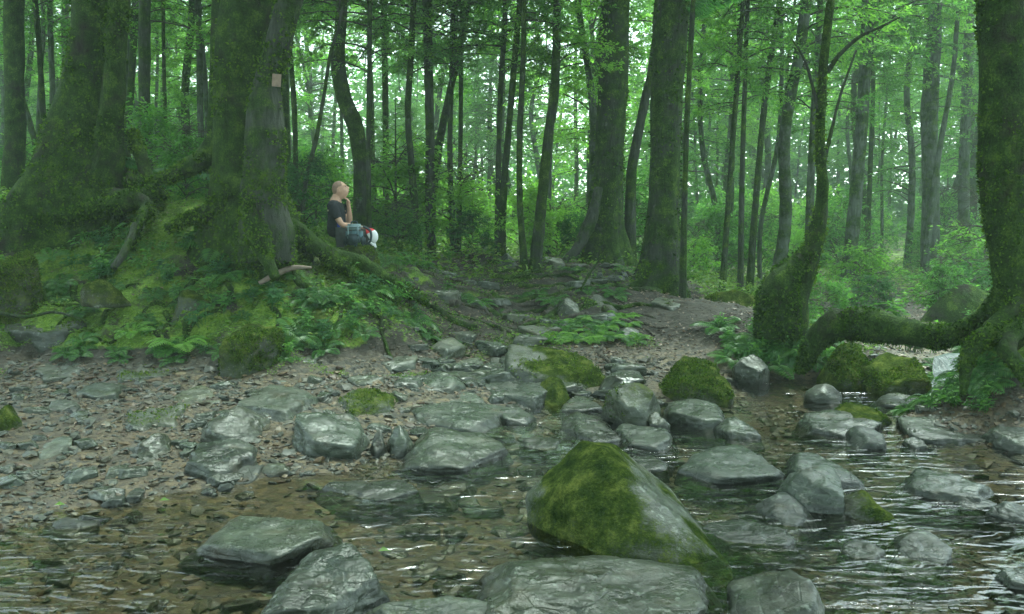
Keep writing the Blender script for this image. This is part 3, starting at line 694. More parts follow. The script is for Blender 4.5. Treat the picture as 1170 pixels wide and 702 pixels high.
# ---------------------------------------------------------------- trunks
def catmull(pts, per):
    p = np.array(pts, float); p = np.vstack([2 * p[0] - p[1], p, 2 * p[-1] - p[-2]]); out = []
    for i in range(1, len(p) - 2):
        for t in np.linspace(0, 1, per, endpoint=False):
            a, b, c, d = p[i - 1], p[i], p[i + 1], p[i + 2]
            out.append(.5 * ((2 * b) + (-a + c) * t + (2 * a - 5 * b + 4 * c - d) * t * t + (-a + 3 * b - 3 * c + d) * t ** 3))
    out.append(p[-2]); return np.array(out)
def tube(pts, seg=12, per=8, amp=.08, seed=1, flare=0., fh=.5, lobes=5, cap=True, deep=.25):
    """pts: (x,y,z,r) rows from the base upwards"""
    C4 = catmull(pts, per); C, r = C4[:, :3], np.maximum(C4[:, 3], .001); n = len(C)
    T = np.gradient(C, axis=0); T /= np.linalg.norm(T, axis=1)[:, None] + 1e-9
    ref = np.array((1., 0, 0)) if abs(T[0][0]) < .8 else np.array((0, 1., 0)); fr = []
    u = ref - T[0] * (ref @ T[0]); u /= np.linalg.norm(u)
    for i in range(n):
        u = u - T[i] * (u @ T[i]); u /= np.linalg.norm(u); fr.append((u, np.cross(T[i], u)))
    A = np.arange(seg) * 2 * math.pi / seg; ca, sa = np.cos(A), np.sin(A)
    Uu = np.array([f[0] for f in fr]); Vv = np.array([f[1] for f in fr])
    dirs = Uu[:, None] * ca[None, :, None] + Vv[:, None] * sa[None, :, None]
    s_ = np.r_[0, np.cumsum(np.linalg.norm(np.diff(C, axis=0), axis=1))]
    rr = r[:, None] * np.ones((1, seg)); q = C[:, None] + dirs * rr[:, :, None]
    rm = max(float(r.mean()), .02)
    nz = fbm((q.reshape(-1, 3)) * np.array((1, 1, .35)) / rm * 1.1, 4, seed).reshape(n, seg)
    rr = rr * (1 + amp * nz)
    if flare:
        ph = np.random.default_rng(seed).uniform(0, 6.28, 3)
        lob = .5 + .5 * np.cos(lobes * A + ph[0] + .6 * np.sin(A * 2 + ph[1]))
        lob = lob ** 1.6 * (1 + .35 * np.sin(A + ph[2]))
        e = np.exp(-np.maximum(s_ - deep, 0) / fh)[:, None]
        rr = rr * (1 + e * flare * (.25 + lob[None])) 
        e2 = np.exp(-s_ / (fh * 5))[:, None]; rr = rr * (1 + .14 * e2 * (lob[None] - .4))
    q = C[:, None] + dirs * rr[:, :, None]
    V = q.reshape(-1, 3); i = np.arange(n - 1)[:, None] * seg; k = np.arange(seg)[None]; j = (k + 1) % seg
    Fc = np.stack([i + k, i + j, i + seg + j, i + seg + k], -1).reshape(-1, 4)
    Fc = np.concatenate([Fc[:, [0, 1, 2]], Fc[:, [0, 2, 3]]])
    if cap:
        V = np.vstack([V, C[0], C[-1]]); a = np.arange(seg); b = (a + 1) % seg
        Fc = np.concatenate([Fc, np.stack([b, a, np.full(seg, n * seg)], 1), np.stack([a + (n - 1) * seg, b + (n - 1) * seg, np.full(seg, n * seg + 1)], 1)])
    return V, Fc

CROWN = []      # shared crown meshes for upright trees
for k in range(7):
    CROWN.append(crown_mesh('understory', 40 + k, 4.2, 1.5 + .12 * k, 26, 15, 15, .085, .2, 0, .5, 'col'))
TOP = [crown_mesh('canopy', 60 + k, 4.5, 3.0, 34, 20, 15, .12, .2, 0, .5, 'dome') for k in range(3)]
SHRUB = [crown_mesh('bush', 80 + k, 1.1, .75, 26, 9, 12, .075, .12, .1, .9, 'dome') for k in range(6)]
CROWNX = {}
def crown_of(lst, k, matname):
    key = (id(lst), k, matname)
    if key not in CROWNX:
        lm = lst[k][0].copy(); lm.materials.clear(); lm.materials.append(M[matname]); CROWNX[key] = lm
    return CROWNX[key]
def put_crown(root, x, y, z, sc, lst, k, mat, rz, sz=1.0):
    c = bpy.data.objects.new('crown', crown_of(lst, k, mat)); COL.objects.link(c); c.parent = root
    c.location = (x - root.location[0], y - root.location[1], z - root.location[2]); c.rotation_euler = (0, 0, rz); c.scale = (sc, sc, sc * sz)
    b = bpy.data.objects.new('branches', lst[k][1]); COL.objects.link(b); b.parent = c
    return c
def tree(name, label, d, pts, mat, top=11., seg=12, flare=.35, fh=.25, crowns=((3.2, 1.),), cmat='leaf', group=None, amp=.07, lobes=4, topcrown=True, moss=0, cat='tree', d2=None, seed=None, bare=False):
    """pts: photo pixels (px,row,width px) from the top down"""
    seed = seed or int(abs(pts[0][0]) * 7 + abs(pts[-1][0]) + d * 3) % 9999
    w = [];  n = len(pts)
    for i, (px, row, wd) in enumerate(pts):
        dd = d if d2 is None else d2 + (d - d2) * i / (n - 1)
        q = P(px, row, dd); w.append((q[0], q[1], q[2], wd * dd / F / 2))
    w = w[::-1]
    if not bare:
        b = w[0]; g = gz(b[0], b[1]) - (.9 if wd > 80 else .4)
        if b[2] > g + .05: w.insert(0, (b[0], b[1], g, b[3] * 1.05))
    t = w[-1]; pr = w[-2]
    if top > t[2] + .5:
        sl_ = np.array((t[0] - pr[0], t[1] - pr[1])) / max(.3, t[2] - pr[2]); sl_ = np.clip(sl_, -.12, .12)
        hh = top - t[2]; w.append((t[0] + sl_[0] * hh * .4, t[1] + sl_[1] * hh * .4, t[2] + hh * .45, t[3] * .8)); w.append((t[0] + sl_[0] * hh * .6, t[1], top, t[3] * .45))
    L = sum(math.dist(w[i][:3], w[i + 1][:3]) for i in range(len(w) - 1)); per = int(np.clip(L / len(w) / max(.03, w[0][3] * .35), 6, 60))
    V, Fc = tube(w, seg, per, amp, seed, flare, fh, lobes, deep=(.9 if pts[-1][2] > 80 else .4))
    base = Vector((w[0][0], w[0][1], gz(w[0][0], w[0][1])))
    root = empty(name, base, label, cat, group)
    part('trunk', npmesh('trunk', V, Fc), M[mat], root)
    if moss:
        fv, ff = flakes(V, Fc, int(moss * 1.5), .0036 * d, seed, lambda p, n_: p[:, 2] < 6)
        part('moss', npmesh('moss', fv, ff, False), M['flake'], root)
    ww = np.array(w)
    for i, (hc, sc) in enumerate(crowns):
        z = base.z + hc; x = float(np.interp(z, ww[:, 2], ww[:, 0])); y = float(np.interp(z, ww[:, 2], ww[:, 1]))
        put_crown(root, x, y, z, sc, CROWN, int(rng.integers(7)), cmat, float(rng.uniform(0, 6.28)))
    if topcrown:
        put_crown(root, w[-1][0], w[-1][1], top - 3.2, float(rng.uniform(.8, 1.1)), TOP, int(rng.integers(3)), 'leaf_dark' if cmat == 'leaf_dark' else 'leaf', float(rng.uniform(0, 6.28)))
    return root, (V, Fc), w

# --- the big left trees
r1, m1, w1 = tree('tree', 'huge mossy tree with wide buttressed base at the upper left', 10.6,
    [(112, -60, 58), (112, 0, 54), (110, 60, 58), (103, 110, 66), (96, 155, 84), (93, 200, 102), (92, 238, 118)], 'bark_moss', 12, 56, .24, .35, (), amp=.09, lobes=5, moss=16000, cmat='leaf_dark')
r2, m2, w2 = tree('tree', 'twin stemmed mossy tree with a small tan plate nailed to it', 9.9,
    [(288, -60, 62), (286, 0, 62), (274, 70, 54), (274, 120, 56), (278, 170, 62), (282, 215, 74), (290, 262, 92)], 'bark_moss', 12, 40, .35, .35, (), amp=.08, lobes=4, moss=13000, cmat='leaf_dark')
def world_tube(pxs, seg=14, per=10, amp=.2, seed=3): return tube([(*P(a, b, d), w * d / F / 2) for a, b, w, d in pxs], seg, per, amp, seed)
def add_limb(root, name, pxs, mat='bark_moss', seg=16, seed=3, moss=0, label=None, amp=.2):
    V, Fc = world_tube(pxs, seg, 12, amp, seed); o = part(name, npmesh(name, V, Fc), M[mat], root)
    if label: o['label'] = label
    if moss:
        fv, ff = flakes(V, Fc, int(moss * 1.8), .0036 * pxs[0][3], seed); f = link('moss', npmesh('moss', fv, ff, False), M['flake'], o)
    return o
add_limb(r2, 'stem', [(352,-60,30,9.5),(331,0,28,9.5),(318,50,28,9.5),(308,90,30,9.5),(303,150,42,9.45),(302,200,48,9.4),(303,245,54,9.4),(303,300,60,9.4)], 'bark_dark', 24, 5, 4000)
add_limb(r1, 'stem', [(140,-60,22,10.3),(136,0,22,10.3),(132,60,22,10.3),(128,110,26,10.3),(124,170,34,10.3),(120,225,44,10.3)], 'bark_moss', 20, 6, 2500)
add_limb(r2, 'root', [(268,130,12,9.9),(252,160,26,9.95),(228,184,22,10.0),(200,199,17,10.1),(178,207,13,10.2),(150,222,10,10.3)], seed=7, moss=1800)
add_limb(r2, 'root', [(300,225,30,9.4),(322,262,26,9.6),(348,272,20,9.9),(378,290,18,10.0),(410,300,18,10.0),(440,318,15,10.0),(470,336,10,10.0),(488,345,6,10.0)], seed=8, moss=2600, label='long mossy root running down to the path')
add_limb(r2, 'root', [(330,255,18,9.7),(365,285,18,9.85),(400,310,14,9.8),(430,330,12,9.75),(455,345,8,9.7)], seed=18, moss=1200)
add_limb(r2, 'root', [(290,235,34,9.3),(296,268,26,9.15),(304,296,16,9.05),(316,318,10,8.95)], seed=9, moss=900)
add_limb(r2, 'root', [(262,215,24,9.6),(244,240,20,9.6),(216,250,14,9.6),(190,262,10,9.6)], seed=10, moss=900)
add_limb(r1, 'root', [(150,205,20,10.3),(172,222,22,10.1),(140,232,20,9.9),(100,240,18,9.8),(60,250,12,9.7)], seed=11, moss=1500)
add_limb(r1, 'root', [(120,225,22,10.2),(150,226,18,10.0),(168,236,14,9.8),(156,262,12,9.6),(150,285,8,9.5)], seed=12, moss=900)
add_limb(r1, 'root', [(150,150,14,10.5),(163,185,16,10.4),(172,212,14,10.35),(190,226,10,10.3)], seed=13, moss=600)
# --- right tree with the arching root
r3, m3, w3 = tree('tree', 'thick mossy tree rising at the right frame edge', 7.1,
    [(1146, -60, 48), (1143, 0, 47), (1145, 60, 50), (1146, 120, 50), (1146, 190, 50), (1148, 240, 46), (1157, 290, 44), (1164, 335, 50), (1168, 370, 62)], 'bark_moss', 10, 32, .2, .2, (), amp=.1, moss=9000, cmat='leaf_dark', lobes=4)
add_limb(r3, 'root', [(1160,320,30,7.1),(1140,348,26,7.1),(1115,370,22,7.2),(1085,383,23,7.4),(1050,382,28,7.7),(1010,374,33,7.9),(970,371,36,8.1),(944,377,30,8.25),(925,400,22,8.35),(915,425,12,8.4)], seed=21, moss=5200, seg=22, label='thick moss covered root arching over the stream', amp=.2)
add_limb(r3, 'root', [(1165,350,26,6.9),(1130,382,22,6.75),(1112,398,20,6.65),(1104,425,13,6.6),(1100,452,8,6.5)], seed=22, moss=1500)
add_limb(r3, 'root', [(1175,360,30,6.9),(1150,392,22,6.6),(1165,420,16,6.4),(1180,440,12,6.3)], seed=23, moss=1200)
# --- leaning tree on its stump
r4, m4, w4 = tree('tree', 'slender crooked tree growing from a bulging mossy stump by the stream', 9.3,
    [(952, -60, 8), (949, 0, 9), (942, 60, 10), (939, 110, 10), (937, 165, 11), (940, 218, 13), (934, 262, 18), (926, 292, 22), (916, 325, 24), (908, 350, 30)], 'bark_moss', 9, 18, .15, .2, ((4.6, .6),), amp=.09, moss=2500)
add_limb(r4, 'stump', [(931,280,12,9.3),(912,300,22,9.25),(897,316,34,9.2),(889,335,46,9.2),(888,358,50,9.2),(888,385,50,9.2)], seed=31, moss=2600, seg=24, amp=.14, label='bulging mossy stump foot')
add_limb(r4, 'limb', [(946,82,6,9.3),(958,64,5,9.2),(981,43,4,9.1),(1004,32,3,9.0),(1028,20,2,9.0)], 'bark_dark', 8, 32)
add_limb(r4, 'limb', [(940,190,6,9.3),(950,150,4,9.4),(960,110,3,9.5),(978,58,2.5,9.6)], 'bark_dark', 8, 33)
add_limb(r4, 'limb', [(938,140,5,9.3),(930,105,4,9.3),(920,70,3,9.3),(905,45,2,9.3)], 'bark_dark', 8, 34)
# --- central trees
r5, m5, w5 = tree('tree', 'tall straight dark tree with a flared mossy foot right of the path', 12.2,
    [(774, -60, 40), (768, 0, 40), (763, 80, 37), (761, 160, 34), (759, 230, 35), (757, 280, 42), (756, 325, 52)], 'bark_grey', 12, 36, .42, .28, (), lobes=5, moss=4000)
r6, m6, w6 = tree('tree', 'thick fluted tree behind the path crest with spread roots on its left', 14.2,
    [(706, -60, 32), (703, 0, 32), (701, 80, 32), (698, 150, 32), (694, 220, 34), (690, 285, 44)], 'bark_grey', 12, 34, .45, .3, (), lobes=5, amp=.14, moss=2500)
add_limb(r6, 'root', [(684,215,10,14.0),(676,250,14,13.9),(662,280,12,13.8),(646,298,8,13.7)], 'bark_dark', 10, 41)
add_limb(r5, 'root', [(742,300,16,12.0),(732,322,14,11.9),(716,334,9,11.8)], 'bark_moss', 10, 42, 300)
put_crown(r3, 3.4, 6.2, 7.4, 1.35, TOP, 0, 'leaf', 1.0); put_crown(r3, 1.6, 4.6, 8.6, 1.2, TOP, 1, 'leaf', 2.0)  # extra crowns hung out of view over stream and bank for shade
put_crown(r2, -3.0, 8.6, 7.2, 1.3, TOP, 2, 'leaf', .4); put_crown(r1, -5.6, 8.2, 8.0, 1.3, TOP, 0, 'leaf', 3.0); pass
SHADE_TREES = [(-5.5, 1.5, 8.5), (0.5, -2.5, 9.5), (6.5, 1.0, 8.5), (-2.6, 4.4, 9.2)]  # unseen trees added to keep sky light off the stream and near air
CT = []
for i, (x, y, h_) in enumerate(SHADE_TREES):
    tx, ty = (x, y) if i < 3 else (-6.6, 4.6); g = gz(tx, ty); rt = empty('tree', (tx, ty, g), ['tree overhanging the stream from behind the left of the viewpoint', 'tree directly behind the viewpoint', 'tree overhanging the stream from behind the right of the viewpoint', 'tree leaning over the gravel bank from outside the left frame edge'][i], 'tree')
    V, Fc = tube([(tx, ty, g - .3, .16), (tx * .97, ty * .97, g + 3, .13), (.5 * tx + .5 * x, .5 * ty + .5 * y, g + 6.5, .1), (x, y, h_ + 1.5, .06)], 12, 20, .1, 880 + i, .4, .3); part('trunk', npmesh('trunk', V, Fc), M['bark_grey'], rt)
    put_crown(rt, x, y, h_, 1.35, TOP, i % 3, 'leaf', i * 1.3); CT.append((rt, x, y))
CT += [(r1, -5.6, 8.2), (r2, -3, 8.6), (r3, 3, 6), (r5, 2, 10), (r6, 1, 13)]
for i, (x, y) in enumerate([(a, b) for a in (-8, -4.6, -1.2, 2.2, 5.6, 9) for b in (-6, -2.6, .8, 4.2)]):  # loose unseen crowns added overhead to dim the near ground
    x += rng.uniform(-.8, .8); y += rng.uniform(-.8, .8); rt = min(CT, key=lambda t: (t[1] - x) ** 2 + (t[2] - y) ** 2)[0]
    put_crown(rt, x, y, float(rng.uniform(8.6, 11.5)) , float(rng.uniform(1.15, 1.4)), TOP, i % 3, 'leaf', float(rng.uniform(0, 6.28)))
TREES = [
 ('curved smooth tree bowing left just behind the seated man', 14, [(392,-40,12),(389,30,13),(387,75,16),(393,112,17),(406,145,18),(412,185,18),(413,230,19),(413,275,20)], 'bark_grey'),
 ('very thin straight tree right of the seated man', 13.4, [(423,-40,5),(422,60,5),(421,150,5),(422,285,6)], 'bark_dark'),
 ('thin tree forking low in front of the straight dark pole tree', 14.5, [(474,-40,6),(470,60,7),(466,130,7),(472,210,8),(478,290,10)], 'bark_grey'),
 ('straight dark pole tree left of the path', 15, [(487,-40,10),(489,60,10),(491,150,10),(492,290,13)], 'bark_dark'),
 ('pole tree leaning right as it rises behind the path', 16, [(536,-20,8),(528,40,8),(513,110,8),(502,165,9),(494,230,9),(492,290,10)], 'bark_grey'),
 ('first of two thin parallel stems at the left of the path crest', 15.5, [(518,-40,5),(517,60,6),(514,170,6),(518,290,8)], 'bark_dark'),
 ('second of two thin parallel stems at the left of the path crest', 15.8, [(528,-40,4),(527,70,5),(526,170,5),(524,292,6)], 'bark_grey'),
 ('thin dark tree standing beneath the white sky gap', 15, [(580,-40,5),(576,40,6),(571,130,6),(568,290,7)], 'bark_dark'),
 ('wavering thin tree just left of the path centre line', 14.6, [(596,-20,6),(588,70,7),(582,140,7),(576,210,8),(572,292,10)], 'bark_grey'),
 ('slim tree rising from the near side of the path crest', 12.9, [(599,-40,6),(598,60,6),(594,150,7),(594,230,7),(599,305,9)], 'bark_grey'),
 ('pale sinuous tree curving left to its foot on the path crest', 13.0, [(638,-40,9),(636,40,9),(634,100,10),(626,160,11),(620,220,12),(612,303,15)], 'bark_grey'),
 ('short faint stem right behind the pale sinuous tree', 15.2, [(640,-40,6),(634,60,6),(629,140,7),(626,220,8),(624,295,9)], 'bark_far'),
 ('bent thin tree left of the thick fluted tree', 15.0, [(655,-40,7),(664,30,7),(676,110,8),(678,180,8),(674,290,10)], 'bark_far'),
 ('leaning dark tree between the two thick central trunks', 14.6, [(748,60,10),(738,110,10),(728,160,11),(721,205,12),(720,290,14)], 'bark_dark'),
 ('thin upright stem touching the right side of the tall straight dark tree', 11.6, [(794,-40,5),(790,40,6),(785,140,6),(782,240,7),(780,332,9)], 'bark_grey'),
 ('thin stem leaning right, first one right of the central trees', 15, [(850,-10,5),(842,97,6),(833,220,6),(826,325,8)], 'bark_grey'),
 ('dark upright thin stem right of the central trees', 15.5, [(856,-40,5),(852,70,5),(848,200,6),(846,325,7)], 'bark_dark'),
 ('grey stem leaning right in front of the hazy slope', 16, [(888,20,6),(876,100,7),(866,200,7),(857,320,9)], 'bark_grey'),
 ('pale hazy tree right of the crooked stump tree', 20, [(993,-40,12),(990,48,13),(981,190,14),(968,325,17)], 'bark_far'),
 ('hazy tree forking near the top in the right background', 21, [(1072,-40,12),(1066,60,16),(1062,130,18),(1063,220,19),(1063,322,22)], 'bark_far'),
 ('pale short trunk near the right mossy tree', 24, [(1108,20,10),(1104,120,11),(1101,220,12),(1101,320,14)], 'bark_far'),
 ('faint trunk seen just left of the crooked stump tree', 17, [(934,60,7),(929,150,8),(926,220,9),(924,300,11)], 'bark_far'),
 ('blurred wide trunk at the left frame edge', 15, [(16,-40,20),(16,60,21),(17,140,22),(15,235,26)], 'bark_moss'),
 ('thin leaning stem left of the huge mossy tree', 15.5, [(36,-40,6),(42,20,6),(47,90,6),(52,200,8)], 'bark_grey'),
 ('slim pale stem at the left shoulder of the huge mossy tree', 17, [(56,-40,5),(58,50,6),(60,110,6),(58,200,7)], 'bark_far'),
 ('dark straight tree right of the huge mossy tree', 14, [(166,-40,12),(165,40,13),(165,120,13),(168,215,16)], 'bark_dark'),
 ('slim tree tucked behind the dark straight tree at the left', 16, [(156,-40,7),(152,60,8),(147,140,8),(143,220,10)], 'bark_grey'),
 ('mossy straight tree just left of the twin stemmed tree', 13, [(249,-40,12),(247,60,13),(245,120,14),(243,210,16)], 'bark_moss'),
 ('thin faint stem between the two big left trees', 16, [(226,-40,6),(228,60,7),(229,130,7),(232,215,8)], 'bark_far'),
 ('whip thin stem between the two big left trees', 15, [(186,-40,4),(187,60,4),(189,150,5),(190,220,5)], 'bark_grey'),
 ('crooked thin branchy stem leaning right of the twin stemmed tree', 13, [(392,0,3),(378,60,4),(370,110,4),(361,160,5),(350,205,5),(345,260,6)], 'bark_dark'),
 ('slim stem right beside the twin stemmed tree', 15, [(330,40,5),(336,120,6),(338,200,6),(340,270,8)], 'bark_grey'),
 ('small forked sapling behind the seated man at his right', 15, [(452,180,2),(452,230,3),(452,285,4)], 'bark_dark'),
 ('thin mossy pole far left of the path', 18, [(438,-20,6),(440,90,7),(441,200,7),(441,290,9)], 'bark_moss'),
]
for i, (lab, d, pts, mat) in enumerate(TREES):
    small = pts[0][1] > 150; lean = pts[0][1] > -15
    top = float(rng.uniform(8, 11)) if not small else 3.6
    cr = [(float(rng.uniform(2.6, 3.6)), float(rng.uniform(.55, .8)))] if d > 12.5 and not small else []
    if d > 14: cr.append((float(rng.uniform(4.6, 5.6)), .9))
    if small: cr = [(1.2, .3)]
    tree('sapling' if small else 'tree', lab, d, pts, mat, top, 12, .25, .2, cr, ['leaf', 'leaf_light', 'leaf'][i % 3], topcrown=(not small and i % 3 == 0 and (d > 16 or pts[0][0] < 300)), seed=500 + i, amp=.09)

# ---------------------------------------------------------------- surface roots on the path
rr_ = np.random.default_rng(5)
def ground_root(x0, y0, ang, L, r0, seed, mat='root_bark', moss=0, label=None, group=None):
    r = np.random.default_rng(seed); n = 9; x, y, a = x0, y0, ang; pts = []
    for i in range(n):
        t = i / (n - 1); rad = r0 * (1 - .8 * t) + .004
        pts.append((x, y, gz(x, y) + rad * .35 + r.normal(0, r0 * .3), rad))
        a += r.normal(0, .38); x += math.cos(a) * L / n; y += math.sin(a) * L / n
    V, Fc = tube(pts, 9, 7, .16, seed); b = (pts[0][0], pts[0][1], pts[0][2])
    o = link('tree_root', npmesh('tree_root', V - np.array(b), Fc), M[mat]); o.location = b
    return tag(o, label or 'thin bare root snaking over the trodden earth of the path', 'tree root', group or 'roots crossing the path')
for k in range(44):
    px, d = rr_.uniform(470, 720), rr_.uniform(9.8, 13.6); q = P(px, 0, d)
    ground_root(q[0], d, rr_.uniform(-.5, .5) + (math.pi if rr_.random() < .5 else 0), rr_.uniform(.7, 1.9), rr_.uniform(.018, .05), 700 + k, 'root_bark' if k % 3 else 'bark_moss')
for (px, d, a, L, r0, lab) in [(600, 10.6, 2.9, 1.6, .06, 'knotted root forming a step halfway up the path'), (560, 11.2, .2, 1.5, .055, 'pale root lying across the upper path'),
        (650, 11.0, 3.4, 1.4, .05, 'mossy root curling left of the path stones'), (760, 11.6, 3.6, 1.3, .05, 'root running from the foot of the tall straight dark tree'),
        (540, 9.9, 2.4, 1.1, .045, 'curled root beside the bank ferns')]:
    q = P(px, 0, d); ground_root(q[0], d, a, L, r0, int(px), 'bark_moss', label=lab)
for (px, d, a, L, r0) in [(70,9.4,-1.1,1.0,.035),(100,9.7,-.7,1.1,.04),(220,9.4,-1.4,.9,.035),(250,9.2,-.9,.9,.03),(330,9.5,-.9,1.1,.04),(360,9.7,-1.3,.9,.035),(400,9.8,-.5,1.2,.04),(50,9.9,-.3,1.2,.04),(150,8.9,-1.2,.8,.03),(175,9.0,-1.0,.8,.03),(160,8.8,-1.9,.7,.028),(200,8.8,-1.3,.7,.03),(120,9.2,-1.5,.9,.035),(420,9.4,-.9,.9,.04),(380,9.3,-1.2,.7,.03),(300,9.0,-.6,.8,.03),(30,9.2,-.4,.9,.03),(470,9.6,-.5,.8,.03)]:
    q = P(px, 0, d); ground_root(q[0], d, a, L, r0, int(px * 3), 'bark_moss', label='thin mossy root trailing down the left bank', group='roots trailing down the left bank')
def stick(label, pxs, mat, seed, cat='branch', name='fallen_branch'):
    V, Fc = world_tube(pxs, 9, 8, .14, seed); b = P(pxs[0][0], pxs[0][1], pxs[0][3])
    o = link(name, npmesh(name, V - b, Fc), M[mat]); o.location = b; tag(o, label, cat)
stick('dead bare branch lying in the ferns below the twin stemmed tree', [(296,324,5,9.25),(318,312,7,9.3),(336,306,6,9.35),(356,306,3,9.4)], 'dead', 1)
stick('short broken dark log leaning on the left bank', [(130,306,8,9.0),(142,288,9,9.15),(150,270,8,9.3),(154,256,7,9.4)], 'bark_dark', 2, 'log', 'log')
stick('bare sapling stick standing askew on the upper path', [(664,332,3,11.3),(672,315,3,11.35),(684,298,2,11.4),(690,286,1.5,11.4)], 'bark_moss', 3, 'stick', 'stick')
stick('long dead twig lying on stones at the left frame edge', [(-10,356,4,8.8),(30,362,4,8.7),(62,357,3,8.7),(98,366,2,8.6)], 'bark_dark', 4, 'stick', 'stick')
# dark bank mound in the right background
V, Fc, b = fit_rock(1050, 324, 1150, 368, .5, 'round', 333, (0, 0), 5, 0, .7, 0)
add_rock(V, Fc, 'bark_moss', 'dark brushy mound in the shade behind the arching root', b, name='mound', cat='mound')
V, Fc, b = fit_rock(800, 332, 872, 352, .25, 'round', 334, (0, 0), 5, 0, .5, 0)
add_rock(V, Fc, 'rock_full', 'long low mossy hump left of the bulging stump', b, name='mound', cat='mound')

# ---------------------------------------------------------------- forest behind
BGT = []
for k in range(6):
    r = np.random.default_rng(300 + k); x = y = 0.; pts = []
    for z in np.linspace(-.4, 13, 9):
        pts.append((x, y, z, .085 * (1 - z / 18) + .004)); x += r.normal(0, .13) * (1 + k % 2); y += r.normal(0, .1)
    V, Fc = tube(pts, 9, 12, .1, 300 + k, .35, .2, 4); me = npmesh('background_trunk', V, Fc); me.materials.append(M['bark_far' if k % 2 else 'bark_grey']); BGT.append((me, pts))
n_b = 0; used = []
while n_b < 190:
    y = 16.5 + 36 * rng.random() ** 1.1; u = rng.uniform(-.78, .78); x = u * y
    if any((x - a) ** 2 + (y - b) ** 2 < 1.1 for a, b in used): continue
    if -.17 < u < .07 and y < 33 and rng.random() < .8: continue
    used.append((x, y)); k = int(rng.integers(6)); slim = rng.random() < .5; sc = float(rng.uniform(.45, .85)) if slim else float(rng.uniform(.8, 1.7))
    g = gz(x, y); root = empty('tree', (x, y, g), 'thin hazy tree standing deep in the forest behind', 'tree', 'trees deep in the forest')
    t = link('trunk', BGT[k][0], None, root); rz = float(rng.uniform(0, 6.28)); t.rotation_euler = (0, 0, rz); t.scale = (sc, sc, 1)
    for j, zc in enumerate(([5.2] if slim and y < 30 else [3.2] if slim else [2.2, 5.2] if rng.random() < .4 else [4.0]) + ([9.2] if y > 30 else [])):
        p = BGT[k][1]; xx = np.interp(zc + 1.2, [q[2] for q in p], [q[0] for q in p]) * sc; yy = np.interp(zc + 1.2, [q[2] for q in p], [q[1] for q in p]) * sc
        X_ = xx * math.cos(rz) - yy * math.sin(rz); Y_ = xx * math.sin(rz) + yy * math.cos(rz)
        put_crown(root, x + X_, y + Y_, g + zc + rng.uniform(-.5, .5), float(rng.uniform(.75, 1.25)), CROWN, int(rng.integers(7)), ['leaf', 'leaf_light', 'leaf_light', 'leaf'][int(rng.integers(4))], float(rng.uniform(0, 6.28)), float(rng.uniform(.7, 1)))
    n_b += 1
def shrub(x, y, sc, label, group, mat):
    g = gz(x, y); root = empty('shrub', (x, y, g - .05), label, 'shrub', group)
    k = int(rng.integers(6)); c = bpy.data.objects.new('foliage', crown_of(SHRUB, k, mat)); COL.objects.link(c); c.parent = root
    b = bpy.data.objects.new('stems', SHRUB[k][1]); COL.objects.link(b); b.parent = root
    for o in (c, b): o.scale = (sc, sc, sc * rng.uniform(.8, 1.3))
    rz = float(rng.uniform(0, 6.28)); c.rotation_euler = b.rotation_euler = (0, 0, rz); return root
n_s = 0
while n_s < 165:
    y = 14.3 + 26 * rng.random() ** 1.3; x = rng.uniform(-.75, .75) * y
    px = x / y * F + 585
    if y < 16 and 470 < px < 860 and rng.random() < .6: continue
    shrub(x, y, float(rng.uniform(.6, 1.35)) * (1 + max(0, y - 20) / 40), 'leafy green shrub in the undergrowth behind the path', 'undergrowth shrubs behind the path', ('leaf_light' if 400 < px < 680 and rng.random() < .6 else ['leaf', 'leaf_light', 'leaf_light', 'leaf'][int(rng.integers(4))])); n_s += 1  # shrubs near the centre: brighter leaf colour stands in for sunlight in a clearing
for px, d, sc, lab in [(1075,12.2,.6,'dark leafy bush behind the arching root, left of its tree'),(1110,12.6,.7,'bush with pale leaves behind the right mossy tree foot'),(1000,12.0,.5,'low bush beyond the left half of the arching root'),
                       (945,11.2,.5,'low bush right behind the crooked tree'),(175,12.5,1.0,'strap leaved bush between the two big left trees'),(215,11.6,.7,'glossy bush over the left root of the twin stemmed tree'),
                       (350,13,.8,'bush directly behind the twin stemmed tree'),(455,13.6,.7,'bush right of the seated man'),(540,14.4,.6,'bush at the crest behind two thin parallel stems'),(660,15,.6,'bush behind the spread root of the thick fluted tree')]:
    q = P(px, 300, d); shrub(q[0], d, sc, lab, None, 'leaf' if px % 2 else 'leaf_dark')
# the far wood: one mass nobody could count
n = 300000; y = rng.uniform(50, 72, n); u = rng.uniform(-.85, .85, n); x = u * y; z = rng.random(n) ** 1.15 * 24
p = xyz(x, y, z); dn = fbm(p * np.array((.16, .16, .3)), 3, 77); keep = dn > -.25 + .75 * sstep(7, 17, z) - .4 * sstep(6, 2, z)
p = p[keep]; n = len(p); r = rng.uniform(.28, .6, n); D = rng.normal(0, 1, (n, 3)) * np.array((1, 1, .4))
V, Fc = leaves(p + np.array((0, 0, .8)), D, np.array((0, 0, 1.)) + rng.normal(0, .5, (n, 3)), r, r * .6)
tag(link('far_wood', npmesh('far_wood', V, Fc, False), M['leaf']), 'dense green foliage of the far wood fading into haze', 'wood', kind='stuff')

